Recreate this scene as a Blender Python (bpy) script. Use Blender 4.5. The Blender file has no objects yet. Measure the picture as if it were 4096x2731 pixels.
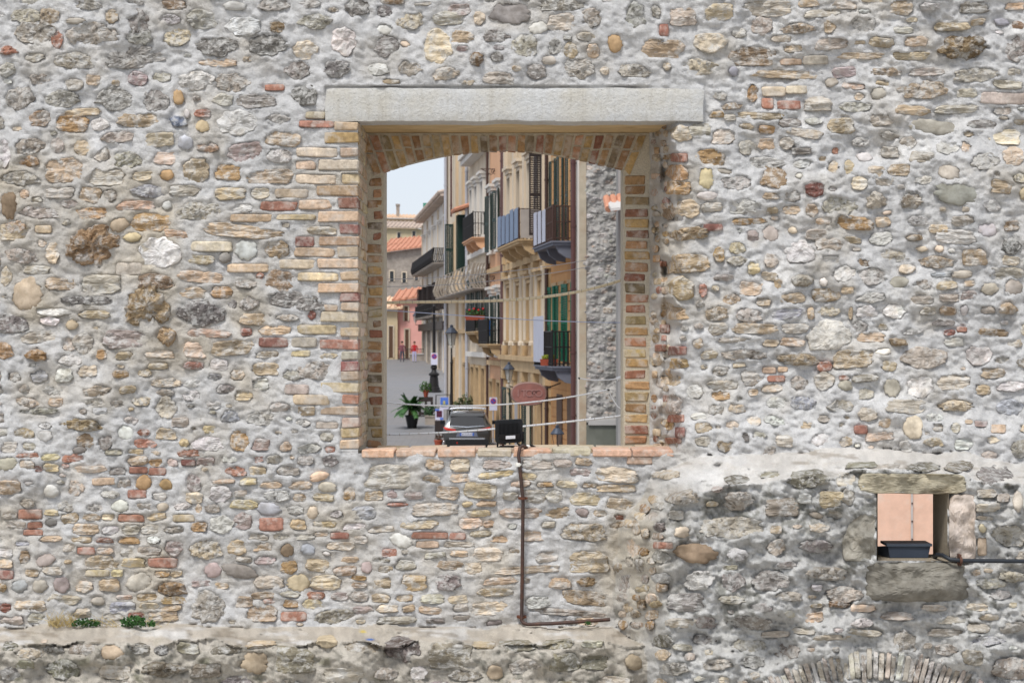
import bpy, bmesh, math, random
import numpy as np
from mathutils import Vector, Matrix
R = math.radians
rng = np.random.default_rng(7)
random.seed(7)
sc = bpy.context.scene
# ------------------------------------------------------------------ camera
F = 6792.0                 # focal length in photograph pixels (4096 wide)
EYE = 4.0
cam_d = bpy.data.cameras.new('camera'); cam = bpy.data.objects.new('camera', cam_d)
sc.collection.objects.link(cam); sc.camera = cam
cam.location = (0, 0, EYE); cam.rotation_euler = (R(90), 0, 0)
cam_d.sensor_width = 36.0; cam_d.lens = 36.0 * F / 4096.0
cam_d.clip_start = 0.1; cam_d.clip_end = 2000
cam_d.dof.use_dof = True; cam_d.dof.focus_distance = 10.0; cam_d.dof.aperture_fstop = 7.1
# ------------------------------------------------------------------ sky and sun (thin overcast, soft light)
SUN_EL, SUN_AZ = 58.0, 205.0      # azimuth clockwise from +Y: behind the camera, a little to the left
w = bpy.data.worlds.new('World'); sc.world = w; w.use_nodes = True
wn = w.node_tree; bg = wn.nodes['Background']
sky = wn.nodes.new('ShaderNodeTexSky'); sky.sky_type = 'NISHITA'; sky.sun_disc = False
sky.sun_elevation = R(SUN_EL); sky.sun_rotation = R(SUN_AZ)
sky.air_density = 1.0; sky.dust_density = 2.0; sky.ozone_density = 2.0; sky.altitude = 100
veil = wn.nodes.new('ShaderNodeMix'); veil.data_type = 'RGBA'; veil.inputs[0].default_value = 0.82      # thin even cloud veil over the clear sky
veil.inputs[7].default_value = (3.55, 3.72, 4.05, 1); wn.links.new(sky.outputs[0], veil.inputs[6]); wn.links.new(veil.outputs[2], bg.inputs[0]); bg.inputs[1].default_value = 0.13
sd = bpy.data.lights.new('sun', 'SUN'); sun = bpy.data.objects.new('sun', sd); sc.collection.objects.link(sun)
sd.energy = 1.8; sd.angle = R(16); sd.color = (1.0, 0.975, 0.93)
az = R(SUN_AZ); el = R(SUN_EL)
to_sun = Vector((math.sin(az) * math.cos(el), math.cos(az) * math.cos(el), math.sin(el)))
sun.rotation_euler = to_sun.to_track_quat('Z', 'Y').to_euler(); sun.location = (-5, -5, 20)
sc.view_settings.view_transform = 'Standard'; sc.view_settings.look = 'None'
sc.view_settings.exposure = 0.77; sc.view_settings.gamma = 1.0
sc.render.engine = 'CYCLES'; sc.cycles.use_denoising = True
sc.cycles.max_bounces = 8; sc.cycles.diffuse_bounces = 4

# ------------------------------------------------------------------ helpers
COL = sc.collection
def lin(c):
    return tuple((x / 255 / 12.92) if x / 255 <= 0.04045 else ((x / 255 + 0.055) / 1.055) ** 2.4 for x in c)
def at(u, v, Y):
    return Vector(((u - 2048) / F * Y, Y, EYE + (1365.5 - v) / F * Y))
def tag(o, label=None, cat=None, group=None, kind=None):
    if label: o['label'] = label
    if cat: o['category'] = cat
    if group: o['group'] = group
    if kind: o['kind'] = kind
    return o
def empty(name, loc=(0, 0, 0), rz=0.0):
    o = bpy.data.objects.new(name, None); COL.objects.link(o); o.location = loc; o.rotation_euler = (0, 0, rz)
    o.empty_display_size = 0.1
    return o
def thing(name, label, cat, loc=(0, 0, 0), group=None, rz=0.0):
    return tag(empty(name, loc, rz), label, cat, group)
bpy.context.view_layer.update()
def link(name, me, mat, parent=None, loc=None):
    """mesh given in world coordinates (or local to loc)"""
    o = bpy.data.objects.new(name, me)
    if mat is not None:
        for m in (mat if isinstance(mat, (list, tuple)) else [mat]): me.materials.append(m)
    COL.objects.link(o)
    if loc is not None: o.location = loc
    if parent is not None:
        o.parent = parent
        pm = Matrix.Translation(parent.location) @ parent.rotation_euler.to_matrix().to_4x4()
        if parent.parent is not None:
            q = parent.parent
            pm = Matrix.Translation(q.location) @ q.rotation_euler.to_matrix().to_4x4() @ parent.matrix_parent_inverse @ pm
        o.matrix_parent_inverse = pm.inverted()
    return o
class MB:
    def __init__(s): s.v = []; s.f = []; s.m = []; s.cur = 0
    def add(s, vs, fs):
        n = len(s.v); s.v += [tuple(p) for p in vs]; s.f += [tuple(i + n for i in f) for f in fs]; s.m += [s.cur] * len(fs)
        return s
    def hexa(s, p):   # 8 points: bottom 0-3 ccw, top 4-7
        return s.add(p, [(3, 2, 1, 0), (4, 5, 6, 7), (0, 1, 5, 4), (1, 2, 6, 5), (2, 3, 7, 6), (3, 0, 4, 7)])
    def box(s, x0, x1, y0, y1, z0, z1):
        return s.hexa([(x0, y0, z0), (x1, y0, z0), (x1, y1, z0), (x0, y1, z0), (x0, y0, z1), (x1, y0, z1), (x1, y1, z1), (x0, y1, z1)])
    def bar(s, a, b, r, r2=None, n=8):
        return s.tube([a, b], r, n, r2)
    def tube(s, pts, r, n=8, r2=None, cap=True):
        pts = [Vector(p) for p in pts]; k = len(pts); rings = []
        base = len(s.v); vs = []
        prev = None
        for i, p in enumerate(pts):
            d = (pts[min(i + 1, k - 1)] - pts[max(i - 1, 0)]).normalized()
            if prev is None:
                a = d.orthogonal().normalized()
            else:
                a = (prev - d * prev.dot(d)).normalized()
            prev = a; b = d.cross(a)
            rr = r if r2 is None else r + (r2 - r) * i / (k - 1)
            if isinstance(r, (list, tuple)): rr = r[i]
            for j in range(n):
                t = 2 * math.pi * j / n
                vs.append(p + a * (math.cos(t) * rr) + b * (math.sin(t) * rr))
        fs = []
        for i in range(k - 1):
            for j in range(n):
                fs.append((i * n + j, i * n + (j + 1) % n, (i + 1) * n + (j + 1) % n, (i + 1) * n + j))
        if cap:
            fs.append(tuple(reversed(range(n)))); fs.append(tuple((k - 1) * n + j for j in range(n)))
        return s.add(vs, fs)
    def lathe(s, prof, c, n=16):
        vs = []; fs = []
        for (r, z) in prof:
            for j in range(n):
                t = 2 * math.pi * j / n
                vs.append((c[0] + r * math.cos(t), c[1] + r * math.sin(t), c[2] + z))
        for i in range(len(prof) - 1):
            for j in range(n):
                fs.append((i * n + j, i * n + (j + 1) % n, (i + 1) * n + (j + 1) % n, (i + 1) * n + j))
        fs.append(tuple(reversed(range(n)))); fs.append(tuple((len(prof) - 1) * n + j for j in range(n)))
        return s.add(vs, fs)
    def poly_extrude(s, pts, vec):
        n = len(pts); vec = Vector(vec)
        vs = [Vector(p) for p in pts] + [Vector(p) + vec for p in pts]
        fs = [tuple(reversed(range(n))), tuple(range(n, 2 * n))] + [(i, (i + 1) % n, n + (i + 1) % n, n + i) for i in range(n)]
        return s.add(vs, fs)
    def mesh(s, name, smooth=False):
        me = bpy.data.meshes.new(name); me.from_pydata(s.v, [], s.f)
        if any(s.m): me.polygons.foreach_set('material_index', s.m)
        bm = bmesh.new(); bm.from_mesh(me); bmesh.ops.recalc_face_normals(bm, faces=bm.faces[:]); bm.to_mesh(me); bm.free()
        if smooth:
            me.polygons.foreach_set('use_smooth', [True] * len(me.polygons))
            me.set_sharp_from_angle(angle=R(40))
        me.update(); return me
    def build(s, name, mat, parent=None, smooth=False):
        return link(name, s.mesh(name, smooth), mat, parent)

# ------------------------------------------------------------------ numpy noise (periodic tile)
T = 512
def _tile(f, r):
    g = r.random((f, f)) * 2 - 1
    x = np.arange(T) / T * f; i = x.astype(int); t = x - i; t = t * t * t * (t * (t * 6 - 15) + 10)
    i0 = i % f; i1 = (i + 1) % f
    a = g[np.ix_(i0, i0)] * (1 - t)[None, :] + g[np.ix_(i0, i1)] * t[None, :]
    b = g[np.ix_(i1, i0)] * (1 - t)[None, :] + g[np.ix_(i1, i1)] * t[None, :]
    return a * (1 - t)[:, None] + b * t[:, None]
def fbm_tile(f0, octs, seed, gain=0.5):
    r = np.random.default_rng(seed); out = np.zeros((T, T)); amp = 1.0
    for k in range(octs):
        if f0 * 2 ** k > T // 2: break
        out += amp * _tile(f0 * 2 ** k, r); amp *= gain
    return out / out.std()
TILES = [fbm_tile(8, 5, 11), fbm_tile(8, 5, 12), fbm_tile(16, 4, 13), fbm_tile(8, 2, 14)]
def ns(u, v, scale, k=0, off=0.0):
    """unit-variance noise; scale = size of the largest feature in the units of u, v"""
    f = {0: 8, 1: 8, 2: 16, 3: 8}[k]
    x = (np.asarray(u, float) / scale + off * 7.31) / f * T; y = (np.asarray(v, float) / scale + off * 3.77) / f * T
    x0 = np.floor(x).astype(int); y0 = np.floor(y).astype(int); tx = x - x0; ty = y - y0
    A = TILES[k]; x0 %= T; y0 %= T; x1 = (x0 + 1) % T; y1 = (y0 + 1) % T
    return (A[y0, x0] * (1 - tx) + A[y0, x1] * tx) * (1 - ty) + (A[y1, x0] * (1 - tx) + A[y1, x1] * tx) * ty
def sst(a, b, x):
    t = np.clip((x - a) / (b - a), 0, 1); return t * t * (3 - 2 * t)

# ------------------------------------------------------------------ materials
def newmat(name):
    m = bpy.data.materials.new(name); m.use_nodes = True
    nt = m.node_tree; return m, nt, nt.nodes['Principled BSDF']
def N(nt, typ, **kw):
    n = nt.nodes.new(typ)
    for k, v in kw.items():
        if isinstance(k, str) and k in n.bl_rna.properties: setattr(n, k, v)
    return n
def mixc(nt, fac, a, b, mode='MIX'):
    n = nt.nodes.new('ShaderNodeMix'); n.data_type = 'RGBA'; n.blend_type = mode
    for s, x in ((n.inputs[0], fac), (n.inputs[6], a), (n.inputs[7], b)):
        if hasattr(x, 'links') or hasattr(x, 'is_linked'): nt.links.new(x, s)
        elif isinstance(x, (tuple, list)): s.default_value = (*x[:3], 1)
        else: s.default_value = x
    return n.outputs[2]
def ramp(nt, x, p0, p1, c0=0.0, c1=1.0):
    n = nt.nodes.new('ShaderNodeMapRange'); n.inputs[1].default_value = p0; n.inputs[2].default_value = p1
    n.inputs[3].default_value = c0; n.inputs[4].default_value = c1; nt.links.new(x, n.inputs[0]); return n.outputs[0]
def noise(nt, vec, scale, detail=4, rough=0.6, stretch=None):
    n = nt.nodes.new('ShaderNodeTexNoise'); n.inputs['Scale'].default_value = scale
    n.inputs['Detail'].default_value = detail; n.inputs['Roughness'].default_value = rough
    if stretch:
        mp = nt.nodes.new('ShaderNodeMapping'); mp.inputs['Scale'].default_value = stretch
        nt.links.new(vec, mp.inputs[0]); vec = mp.outputs[0]
    nt.links.new(vec, n.inputs['Vector']); return n.outputs['Fac']
def objvec(nt):
    tc = nt.nodes.new('ShaderNodeTexCoord'); oi = nt.nodes.new('ShaderNodeObjectInfo')
    ad = nt.nodes.new('ShaderNodeVectorMath'); ad.operation = 'MULTIPLY_ADD'
    nt.links.new(oi.outputs['Random'], ad.inputs[0]); ad.inputs[1].default_value = (37.1, 17.3, 23.9)
    nt.links.new(tc.outputs['Object'], ad.inputs[2]); return ad.outputs[0]
def bump(nt, bsdf, h, strength, dist):
    b = nt.nodes.new('ShaderNodeBump'); b.inputs['Strength'].default_value = strength; b.inputs['Distance'].default_value = dist
    nt.links.new(h, b.inputs['Height']); nt.links.new(b.outputs[0], bsdf.inputs['Normal']); return b
def masonry(name, kind):
    """stone, brick and mortar: the colour attribute of the piece carries its own colour, the nodes add grain"""
    m, nt, p = newmat(name); vec = objvec(nt)
    at_ = nt.nodes.new('ShaderNodeVertexColor'); at_.layer_name = 'Col'; c = at_.outputs[0]
    p.inputs['Roughness'].default_value = 0.92; p.inputs['Specular IOR Level'].default_value = 0.2
    if kind == 'mortar':
        n1 = noise(nt, vec, 85, 6, 0.75); n2 = noise(nt, vec, 9, 4, 0.6)
        c = mixc(nt, ramp(nt, n1, 0.35, 0.68), mixc(nt, 1.0, c, (0.84, 0.84, 0.84), 'MULTIPLY'), mixc(nt, 1.0, c, (1.10, 1.10, 1.10), 'MULTIPLY'))
        c = mixc(nt, ramp(nt, n2, 0.55, 0.75, 0, 0.3), c, mixc(nt, 1.0, c, (0.84, 0.79, 0.70), 'MULTIPLY'))
        n3 = noise(nt, vec, 150, 2, 0.5)
        c = mixc(nt, ramp(nt, n3, 0.68, 0.74, 0, 0.45), c, (0.12, 0.11, 0.10))
        bump(nt, p, n1, 0.9, 0.014)
    elif kind == 'pitted':
        v = nt.nodes.new('ShaderNodeTexVoronoi'); v.inputs['Scale'].default_value = 62; nt.links.new(vec, v.inputs['Vector'])
        n1 = noise(nt, vec, 45, 5, 0.75)
        sp = nt.nodes.new('ShaderNodeSeparateColor'); nt.links.new(v.outputs['Color'], sp.inputs[0])
        c = mixc(nt, ramp(nt, n1, 0.36, 0.64), mixc(nt, 1.0, c, (0.70, 0.68, 0.66), 'MULTIPLY'), mixc(nt, 1.0, c, (1.15, 1.14, 1.13), 'MULTIPLY'))
        c = mixc(nt, ramp(nt, sp.outputs[0], 0.80, 0.84, 0, 0.55), c, (0.62, 0.60, 0.57))
        c = mixc(nt, ramp(nt, sp.outputs[1], 0.87, 0.91, 0, 0.6), c, (0.10, 0.09, 0.08))
        bump(nt, p, n1, 1.0, 0.018)
    elif kind == 'bedded':
        n1 = noise(nt, vec, 26, 5, 0.7, (0.28, 1.0, 2.4)); n2 = noise(nt, vec, 14, 4, 0.65)
        n3 = noise(nt, vec, 90, 3, 0.6)
        c = mixc(nt, ramp(nt, n1, 0.36, 0.64), mixc(nt, 1.0, c, (0.70, 0.67, 0.63), 'MULTIPLY'), mixc(nt, 1.0, c, (1.18, 1.18, 1.18), 'MULTIPLY'))
        c = mixc(nt, ramp(nt, n2, 0.50, 0.70, 0, 0.35), c, mixc(nt, 1.0, c, (0.88, 0.80, 0.68), 'MULTIPLY'))
        c = mixc(nt, ramp(nt, n3, 0.63, 0.70, 0, 0.5), c, (0.62, 0.60, 0.57))
        bump(nt, p, n1, 0.9, 0.014)
    elif kind == 'lime':
        n1 = noise(nt, vec, 30, 6, 0.72); n2 = noise(nt, vec, 12, 3, 0.6)
        c = mixc(nt, ramp(nt, n1, 0.32, 0.6), mixc(nt, 1.0, c, (0.66, 0.64, 0.61), 'MULTIPLY'), mixc(nt, 1.0, c, (1.1, 1.1, 1.1), 'MULTIPLY'))
        c = mixc(nt, ramp(nt, n2, 0.55, 0.75, 0, 0.3), c, mixc(nt, 1.0, c, (0.8, 0.72, 0.6), 'MULTIPLY'))
        bump(nt, p, n1, 0.9, 0.014)
    elif kind == 'smooth':
        n1 = noise(nt, vec, 22, 5, 0.6); n2 = noise(nt, vec, 120, 2, 0.5)
        c = mixc(nt, ramp(nt, n1, 0.35, 0.65), mixc(nt, 1.0, c, (0.76, 0.74, 0.71), 'MULTIPLY'), mixc(nt, 1.0, c, (1.12, 1.12, 1.12), 'MULTIPLY'))
        bump(nt, p, n1, 0.4, 0.008); p.inputs['Roughness'].default_value = 0.8
    elif kind == 'brick':
        n1 = noise(nt, vec, 34, 5, 0.7); n2 = noise(nt, vec, 13, 4, 0.65); n3 = noise(nt, vec, 70, 3, 0.6)
        c = mixc(nt, ramp(nt, n1, 0.35, 0.65), mixc(nt, 1.0, c, (0.68, 0.66, 0.64), 'MULTIPLY'), mixc(nt, 1.0, c, (1.14, 1.13, 1.12), 'MULTIPLY'))
        c = mixc(nt, ramp(nt, n2, 0.48, 0.64, 0, 0.55), c, (0.56, 0.52, 0.47))     # lime smears left on the face
        c = mixc(nt, ramp(nt, n3, 0.66, 0.72, 0, 0.5), c, (0.10, 0.07, 0.05))
        bump(nt, p, n1, 0.7, 0.008)
    elif kind == 'porous':
        v = nt.nodes.new('ShaderNodeTexVoronoi'); v.inputs['Scale'].default_value = 26; nt.links.new(vec, v.inputs['Vector'])
        n1 = noise(nt, vec, 24, 5, 0.75)
        mx = nt.nodes.new('ShaderNodeMath'); mx.operation = 'MULTIPLY'; nt.links.new(v.outputs['Distance'], mx.inputs[0]); nt.links.new(n1, mx.inputs[1])
        c = mixc(nt, ramp(nt, n1, 0.36, 0.64), mixc(nt, 1.0, c, (0.50, 0.43, 0.36), 'MULTIPLY'), mixc(nt, 1.0, c, (1.2, 1.17, 1.12), 'MULTIPLY'))
        bump(nt, p, n1, 1.0, 0.03)
    if kind not in ('mortar', 'brick', 'smooth'):
        nf = noise(nt, vec, 17, 5, 0.7)
        c = mixc(nt, ramp(nt, nf, 0.47, 0.62, 0, 0.7), c, (0.58, 0.57, 0.545))
    nt.links.new(c, p.inputs['Base Color'])
    return m
M_MORTAR = masonry('mortar', 'mortar')
STONE_MATS = [masonry('stone_pitted', 'pitted'), masonry('stone_bedded', 'bedded'), masonry('stone_limestone', 'lime'),
              masonry('stone_pebble', 'smooth'), masonry('stone_brick', 'brick'), masonry('stone_porous', 'porous')]
MI = {'r': 0, 's': 1, 'l': 2, 'p': 3, 'b': 4, 'k': 5}
M_BRICK = STONE_MATS[4]
M_DRESSED = masonry('dressed_stone', 'smooth')
def paint(name, rgb, rough=0.6, metal=0.0, var=0.15, scale=8, bmp=0.0, spec=0.3, dirt=None, stretch=None):
    """plain surface with uneven tone; rgb is sRGB 0-255"""
    m, nt, p = newmat(name); vec = objvec(nt); base = lin(rgb)
    n1 = noise(nt, vec, scale, 5, 0.65, stretch)
    c = mixc(nt, ramp(nt, n1, 0.3, 0.7), tuple(x * (1 - var) for x in base), tuple(min(1, x * (1 + var)) for x in base))
    if dirt:
        n2 = noise(nt, vec, scale * 0.35, 5, 0.7, dirt[2] if len(dirt) > 2 else None)
        c = mixc(nt, ramp(nt, n2, 0.5, 0.75, 0, dirt[1]), c, lin(dirt[0]))
    nt.links.new(c, p.inputs['Base Color'])
    p.inputs['Roughness'].default_value = rough; p.inputs['Metallic'].default_value = metal
    p.inputs['Specular IOR Level'].default_value = spec
    if bmp: bump(nt, p, n1, 0.8, bmp)
    return m
# ------------------------------------------------------------------ the stones of the wall: x y width height shape colour, one block per stretch of masonry
STONES = {}
STONES['upper_left'] = (0, 0, .5952, """
180 110 210 100 r e;330 110 150 120 r t;250 220 280 160 r e;385 265 90 120 s r;510 140 140 40 p e;755 110 100 100 s t;620 230 360 150 r e
930 150 160 180 r g;940 250 190 100 r g;1150 130 150 80 r w;1350 125 230 130 r e;1185 250 180 110 r c;1165 30 170 70 s b;590 35 190 70 r g
910 15 120 40 r d;1580 40 150 60 p w;1840 30 240 90 r g;2075 25 150 60 r w;1635 175 250 130 l w;1865 180 110 75 s b;2120 145 240 100 r e
1455 310 320 120 r d;1800 300 290 140 r d;2055 340 170 130 s c;2310 270 170 200 l w;60 340 130 70 k r;500 410 270 120 r e;905 385 430 140 r g
1460 420 260 55 s p;2000 470 180 120 r g;2260 460 180 110 r d;50 470 130 100 r e;270 530 150 80 r e;500 560 130 100 s e;625 540 100 70 s t
775 560 60 40 s t;920 530 140 100 s m;1090 520 120 70 l e;1310 540 250 130 r w;1565 550 260 130 r e;1845 590 130 40 b r;130 660 220 160 r g
410 665 250 110 r g;770 660 260 150 r g;1040 670 200 140 r g;1200 655 75 95 p o;1500 670 160 80 l e;1720 680 260 90 s d;2050 640 190 140 r d
270 795 155 120 s b;545 755 250 50 s t;490 835 220 100 s o;670 835 120 90 l w;790 920 220 80 l e;930 810 280 90 s t;1200 815 120 80 l x
1255 765 40 55 p w;1360 760 110 50 s r;1360 850 90 75 p y;1590 830 280 170 l w;1860 800 190 80 r w;2120 775 130 45 b c;2130 835 235 45 b r
1900 935 230 95 s t;1075 940 195 95 s c;1250 960 105 90 p u;1395 990 140 70 k p;1650 1020 230 130 s m;1890 1050 180 100 r w;2130 1025 275 60 b c
2055 1110 130 55 b p;30 1030 110 190 l w;200 980 200 110 r e;390 975 90 100 s e;555 990 120 110 s t;690 1040 130 90 r e;860 1070 220 110 r e
1110 1065 170 80 s c;140 1200 270 90 r e;430 1145 250 160 s t;720 1190 230 110 s e;955 1185 145 60 s t;1120 1175 90 70 p o;1310 1145 200 170 s t
1535 1160 170 100 s o;1820 1185 300 100 s t;2120 1205 270 60 b c;1000 1285 240 80 r u;1240 1280 200 70 s e;1550 1300 220 80 s t;1750 1300 130 70 s c
1960 1300 220 60 b t;400 1290 210 80 s e;165 1305 70 60 s p;610 1310 150 100 s t;740 1310 90 80 r e;920 1380 270 60 s p;1120 1380 65 55 p w
1340 1420 320 130 r e;1640 1400 160 60 l w;1870 1385 250 60 b r;2120 1375 220 60 b p;60 1370 110 180 p b;460 1370 130 50 l e;260 1430 250 90 r e
600 1435 230 80 s o;1690 1465 275 50 b y;1990 1460 260 35 b y;800 1510 120 90 p t;1020 1490 280 120 s o;100 1525 150 80 r p;290 1540 110 50 b p
""")
STONES['middle_left'] = (0, 900, .6378, """
90 45 190 100 s t;575 140 340 250 k f;830 75 110 55 p y;1110 55 170 50 s p;1000 170 260 200 l W;860 180 110 60 l w;1520 40 480 80 s t
2020 35 190 50 s c;1325 135 250 60 b c;1545 150 140 120 p w;1740 150 150 110 s b;1410 205 80 65 p d;1260 215 170 60 s t;140 195 210 90 r e
335 170 90 140 s c;265 115 60 45 s c;230 280 170 60 s e;40 325 80 120 s c;810 275 170 80 b e;1260 325 270 70 s t;980 355 230 90 s b
640 370 240 120 s e;385 370 200 75 s t;170 435 190 190 p t;540 470 330 60 r d;1385 420 140 80 s o;1210 425 170 70 s t;1540 365 150 60 r e
1630 320 50 50 s r;1755 350 170 120 s b;915 510 300 270 k h;1270 550 290 160 r d;1870 475 400 110 r d;1560 490 120 90 r g;1455 495 60 60 r d
80 620 200 130 r d;330 545 250 50 l w;590 560 200 50 s t;310 600 130 60 l w;450 625 75 55 p t;1595 590 190 75 s t;1800 580 140 45 r e
1955 565 55 60 s R;260 700 250 70 s e;520 740 130 130 s e;430 750 80 90 s e;780 715 260 115 s m;1050 695 120 120 k h;1310 680 280 50 s p
1545 670 80 50 s R;1730 660 200 60 s p;1450 770 270 90 s t;1225 785 150 100 s c;1715 735 180 60 b R;1905 735 160 60 b e;1680 810 150 40 s t
1885 805 120 35 b y;2060 820 110 30 s y;30 790 110 110 s o;235 815 140 75 k o;635 810 70 65 s o;780 820 120 50 s t;1000 810 200 50 s c
440 850 150 70 l w;1215 880 130 50 s R;1660 900 180 80 s t;1990 910 230 110 r e;1830 940 120 70 r e;250 945 110 80 s u;400 940 120 100 l w
550 915 120 70 s c;760 935 110 50 s o;910 925 90 50 s t;990 885 130 40 s c;1040 990 190 60 r c;1210 990 120 50 l w;160 1030 100 60 r e
330 1040 160 60 r w;610 1040 200 70 r c;800 1030 110 50 s t;1040 1050 130 50 r e;1200 1070 120 60 r w;1410 1030 120 60 r g;1530 1070 120 60 s y
350 1110 100 50 s p;170 1110 160 60 r c;590 1110 130 50 r w;740 1120 100 50 r e;890 1105 130 60 r c;1040 1150 140 140 s e;1640 1210 200 90 r w
1450 1200 120 70 r u;1750 1140 130 60 r e;1920 1165 110 60 s t;220 1170 320 45 r e;515 1250 320 80 k t;540 1350 120 100 s b;660 1360 100 90 r g
280 1320 90 70 p w;790 1300 100 90 p w;900 1300 80 40 s r;1040 1310 130 70 s t;1130 1235 120 60 s e;1310 1280 85 50 s y;1310 1370 220 100 l w
1155 1365 65 55 s y;910 1370 150 55 s r;1505 1350 130 140 s o;1640 1375 120 75 s m;1930 1400 160 60 r w;1790 1390 80 60 s t;2050 1255 140 40 b e
500 1410 90 45 p d;715 1425 110 30 s e;1185 1430 150 45 s r;850 1420 110 35 s y;2070 1405 65 45 s r;175 1445 140 35 s r;315 1455 120 45 s y
455 1460 140 50 s r;860 1475 130 60 s t;985 1490 110 45 s o;1080 1490 70 60 s m;1180 1490 90 35 b R;1290 1480 110 50 s m;1445 1470 100 40 r w
1620 1470 70 40 s r;1720 1470 120 60 r e;1830 1450 40 40 s o;1920 1470 110 70 r w;2075 1475 110 70 r g;240 1525 60 45 s R;320 1520 100 50 s y
170 1500 100 50 s c;410 1510 50 30 s r;560 1530 210 45 s c;740 1540 110 50 s d;870 1535 120 40 b r;985 1545 110 45 b r;1620 1540 110 60 s t
1810 1540 140 60 s e;1910 105 120 60 b R;1975 170 250 55 b p;1865 245 230 55 b c;1555 270 250 50 b p;1995 325 250 50 b y;1985 655 240 55 b y
1860 1030 150 60 b m;1950 1095 230 60 b t;2075 520 85 40 b p
""")
STONES['lower_left'] = (0, 1800, .6378, """
60 230 140 90 s t;320 255 95 75 p w;480 235 110 100 r c;650 195 140 45 b p;780 210 90 60 s e;900 205 100 90 p o;1040 215 80 65 p o;1215 200 110 110 r m
860 275 120 50 b r;690 275 130 50 r w;1000 290 90 50 s w;1220 300 110 70 s c;1380 270 150 100 l w;1400 195 150 30 s t;1555 195 110 45 s y
1700 220 140 40 s p;1880 220 140 55 s t;2050 230 120 60 p e;2190 275 80 90 s o;1740 285 180 70 r w;1880 295 80 45 s t;2030 295 140 50 s t
1510 270 80 40 s e;1530 340 180 60 s y;755 350 105 75 p w;415 350 110 70 r e;590 360 130 60 r w;905 355 110 55 s e;1020 355 75 50 p c
1145 350 110 45 r w;1245 365 40 60 s p;1330 365 100 60 r e;1685 365 155 75 p u;1855 375 110 60 r w;1960 390 70 80 p c;2110 400 80 40 r w
2280 390 170 80 s u;190 400 150 60 b r;320 390 95 40 s y;60 410 90 40 s e;440 425 120 65 s t;575 420 110 40 s t;680 420 80 40 s c
820 425 165 45 b r;985 415 130 50 s y;1150 425 140 45 b y;320 450 85 45 p d;1390 465 140 110 l w;1525 445 130 110 s m;1700 465 155 80 b r
1870 465 100 65 s y;2040 465 150 40 s y;2220 475 150 40 s w;100 465 130 40 s e;220 470 95 40 b r;210 515 125 35 b r;540 495 170 75 s t
690 500 105 60 l w;820 500 120 60 s e;1100 495 150 45 r e;940 495 120 60 s e;1620 545 130 40 s e;1770 545 130 40 r e;1900 545 140 35 s e
2015 525 90 30 s t;2130 535 115 40 b r;320 555 150 35 s t;510 560 140 40 s t;660 565 110 30 s r;810 565 130 45 s o;960 560 90 50 l w
1095 610 115 110 s m;1295 620 200 120 r c;1485 610 140 100 s t;1650 605 130 60 s t;1800 625 85 80 p b;1930 620 95 65 p u;2130 600 180 50 s c
150 585 100 25 s u;435 610 80 50 s e;540 630 110 45 b r;660 630 110 45 s p;800 640 95 55 s e;935 630 160 50 s e;150 670 70 90 s b
285 690 120 70 p m;640 700 200 80 s t;835 705 160 60 s y;1020 705 185 60 b r;30 710 110 60 s t;1530 685 110 35 s e;1665 690 140 50 s m
1810 735 125 90 s o;1990 720 150 80 s t;2200 685 120 35 s p;2300 735 70 70 p m;2165 755 150 60 s t;1335 750 100 90 p m;1500 755 210 80 p d
40 780 90 55 b R;200 770 90 45 s t;330 755 130 50 s e;610 770 150 40 b y;735 770 80 45 s y;1015 775 100 40 s o;1105 775 80 40 s t
870 825 165 100 p e;1080 870 200 90 k h;1260 835 130 40 s m;1390 850 90 40 s y;1690 825 180 80 s e;1870 830 140 100 p t;2040 830 200 90 s c
2250 800 100 30 s o;2250 845 100 35 s p;385 840 105 95 p m;120 850 100 75 p u;250 850 100 75 p e;530 850 110 80 s c;685 845 140 80 s t
15 860 60 60 s o;920 920 130 45 s y;1090 940 170 50 s o;1315 985 240 190 r e;1070 990 140 40 s t;930 975 130 40 s c;615 945 85 50 p e
400 935 210 60 s e;190 975 190 80 s t;765 985 175 75 s u;780 920 110 30 s p;850 1040 110 50 s r;1020 1040 200 60 s t;1650 910 150 45 s t
1685 945 80 30 s r;1535 950 110 70 s t;1820 900 130 40 s e;1980 910 120 50 s r;1965 965 130 60 s y;2130 915 110 50 s m;2250 915 120 60 s e
2280 1000 130 50 s m;1645 1020 190 100 s t;1840 1040 160 60 b r;2090 1040 240 90 r e;700 1070 170 90 s e;520 1020 110 60 s c;230 1050 120 60 s e
70 1065 150 60 s e;30 985 80 60 s R
180 1270 170 80 r c;335 1245 150 60 r n;515 1250 160 80 s n;160 1345 120 60 s n;700 1265 150 90 p t;400 1370 220 120 r n;870 1240 140 70 r n
1010 1250 100 60 r d;1180 1240 150 70 s n;1420 1250 200 60 s n;1640 1215 200 50 s t;1010 1370 270 100 k n;1290 1380 190 90 s n
1600 1330 170 130 p t;1850 1310 250 170 s n;720 1390 190 90 s e;60 1230 100 60 r n;60 1400 140 90 r d
""")
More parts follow.
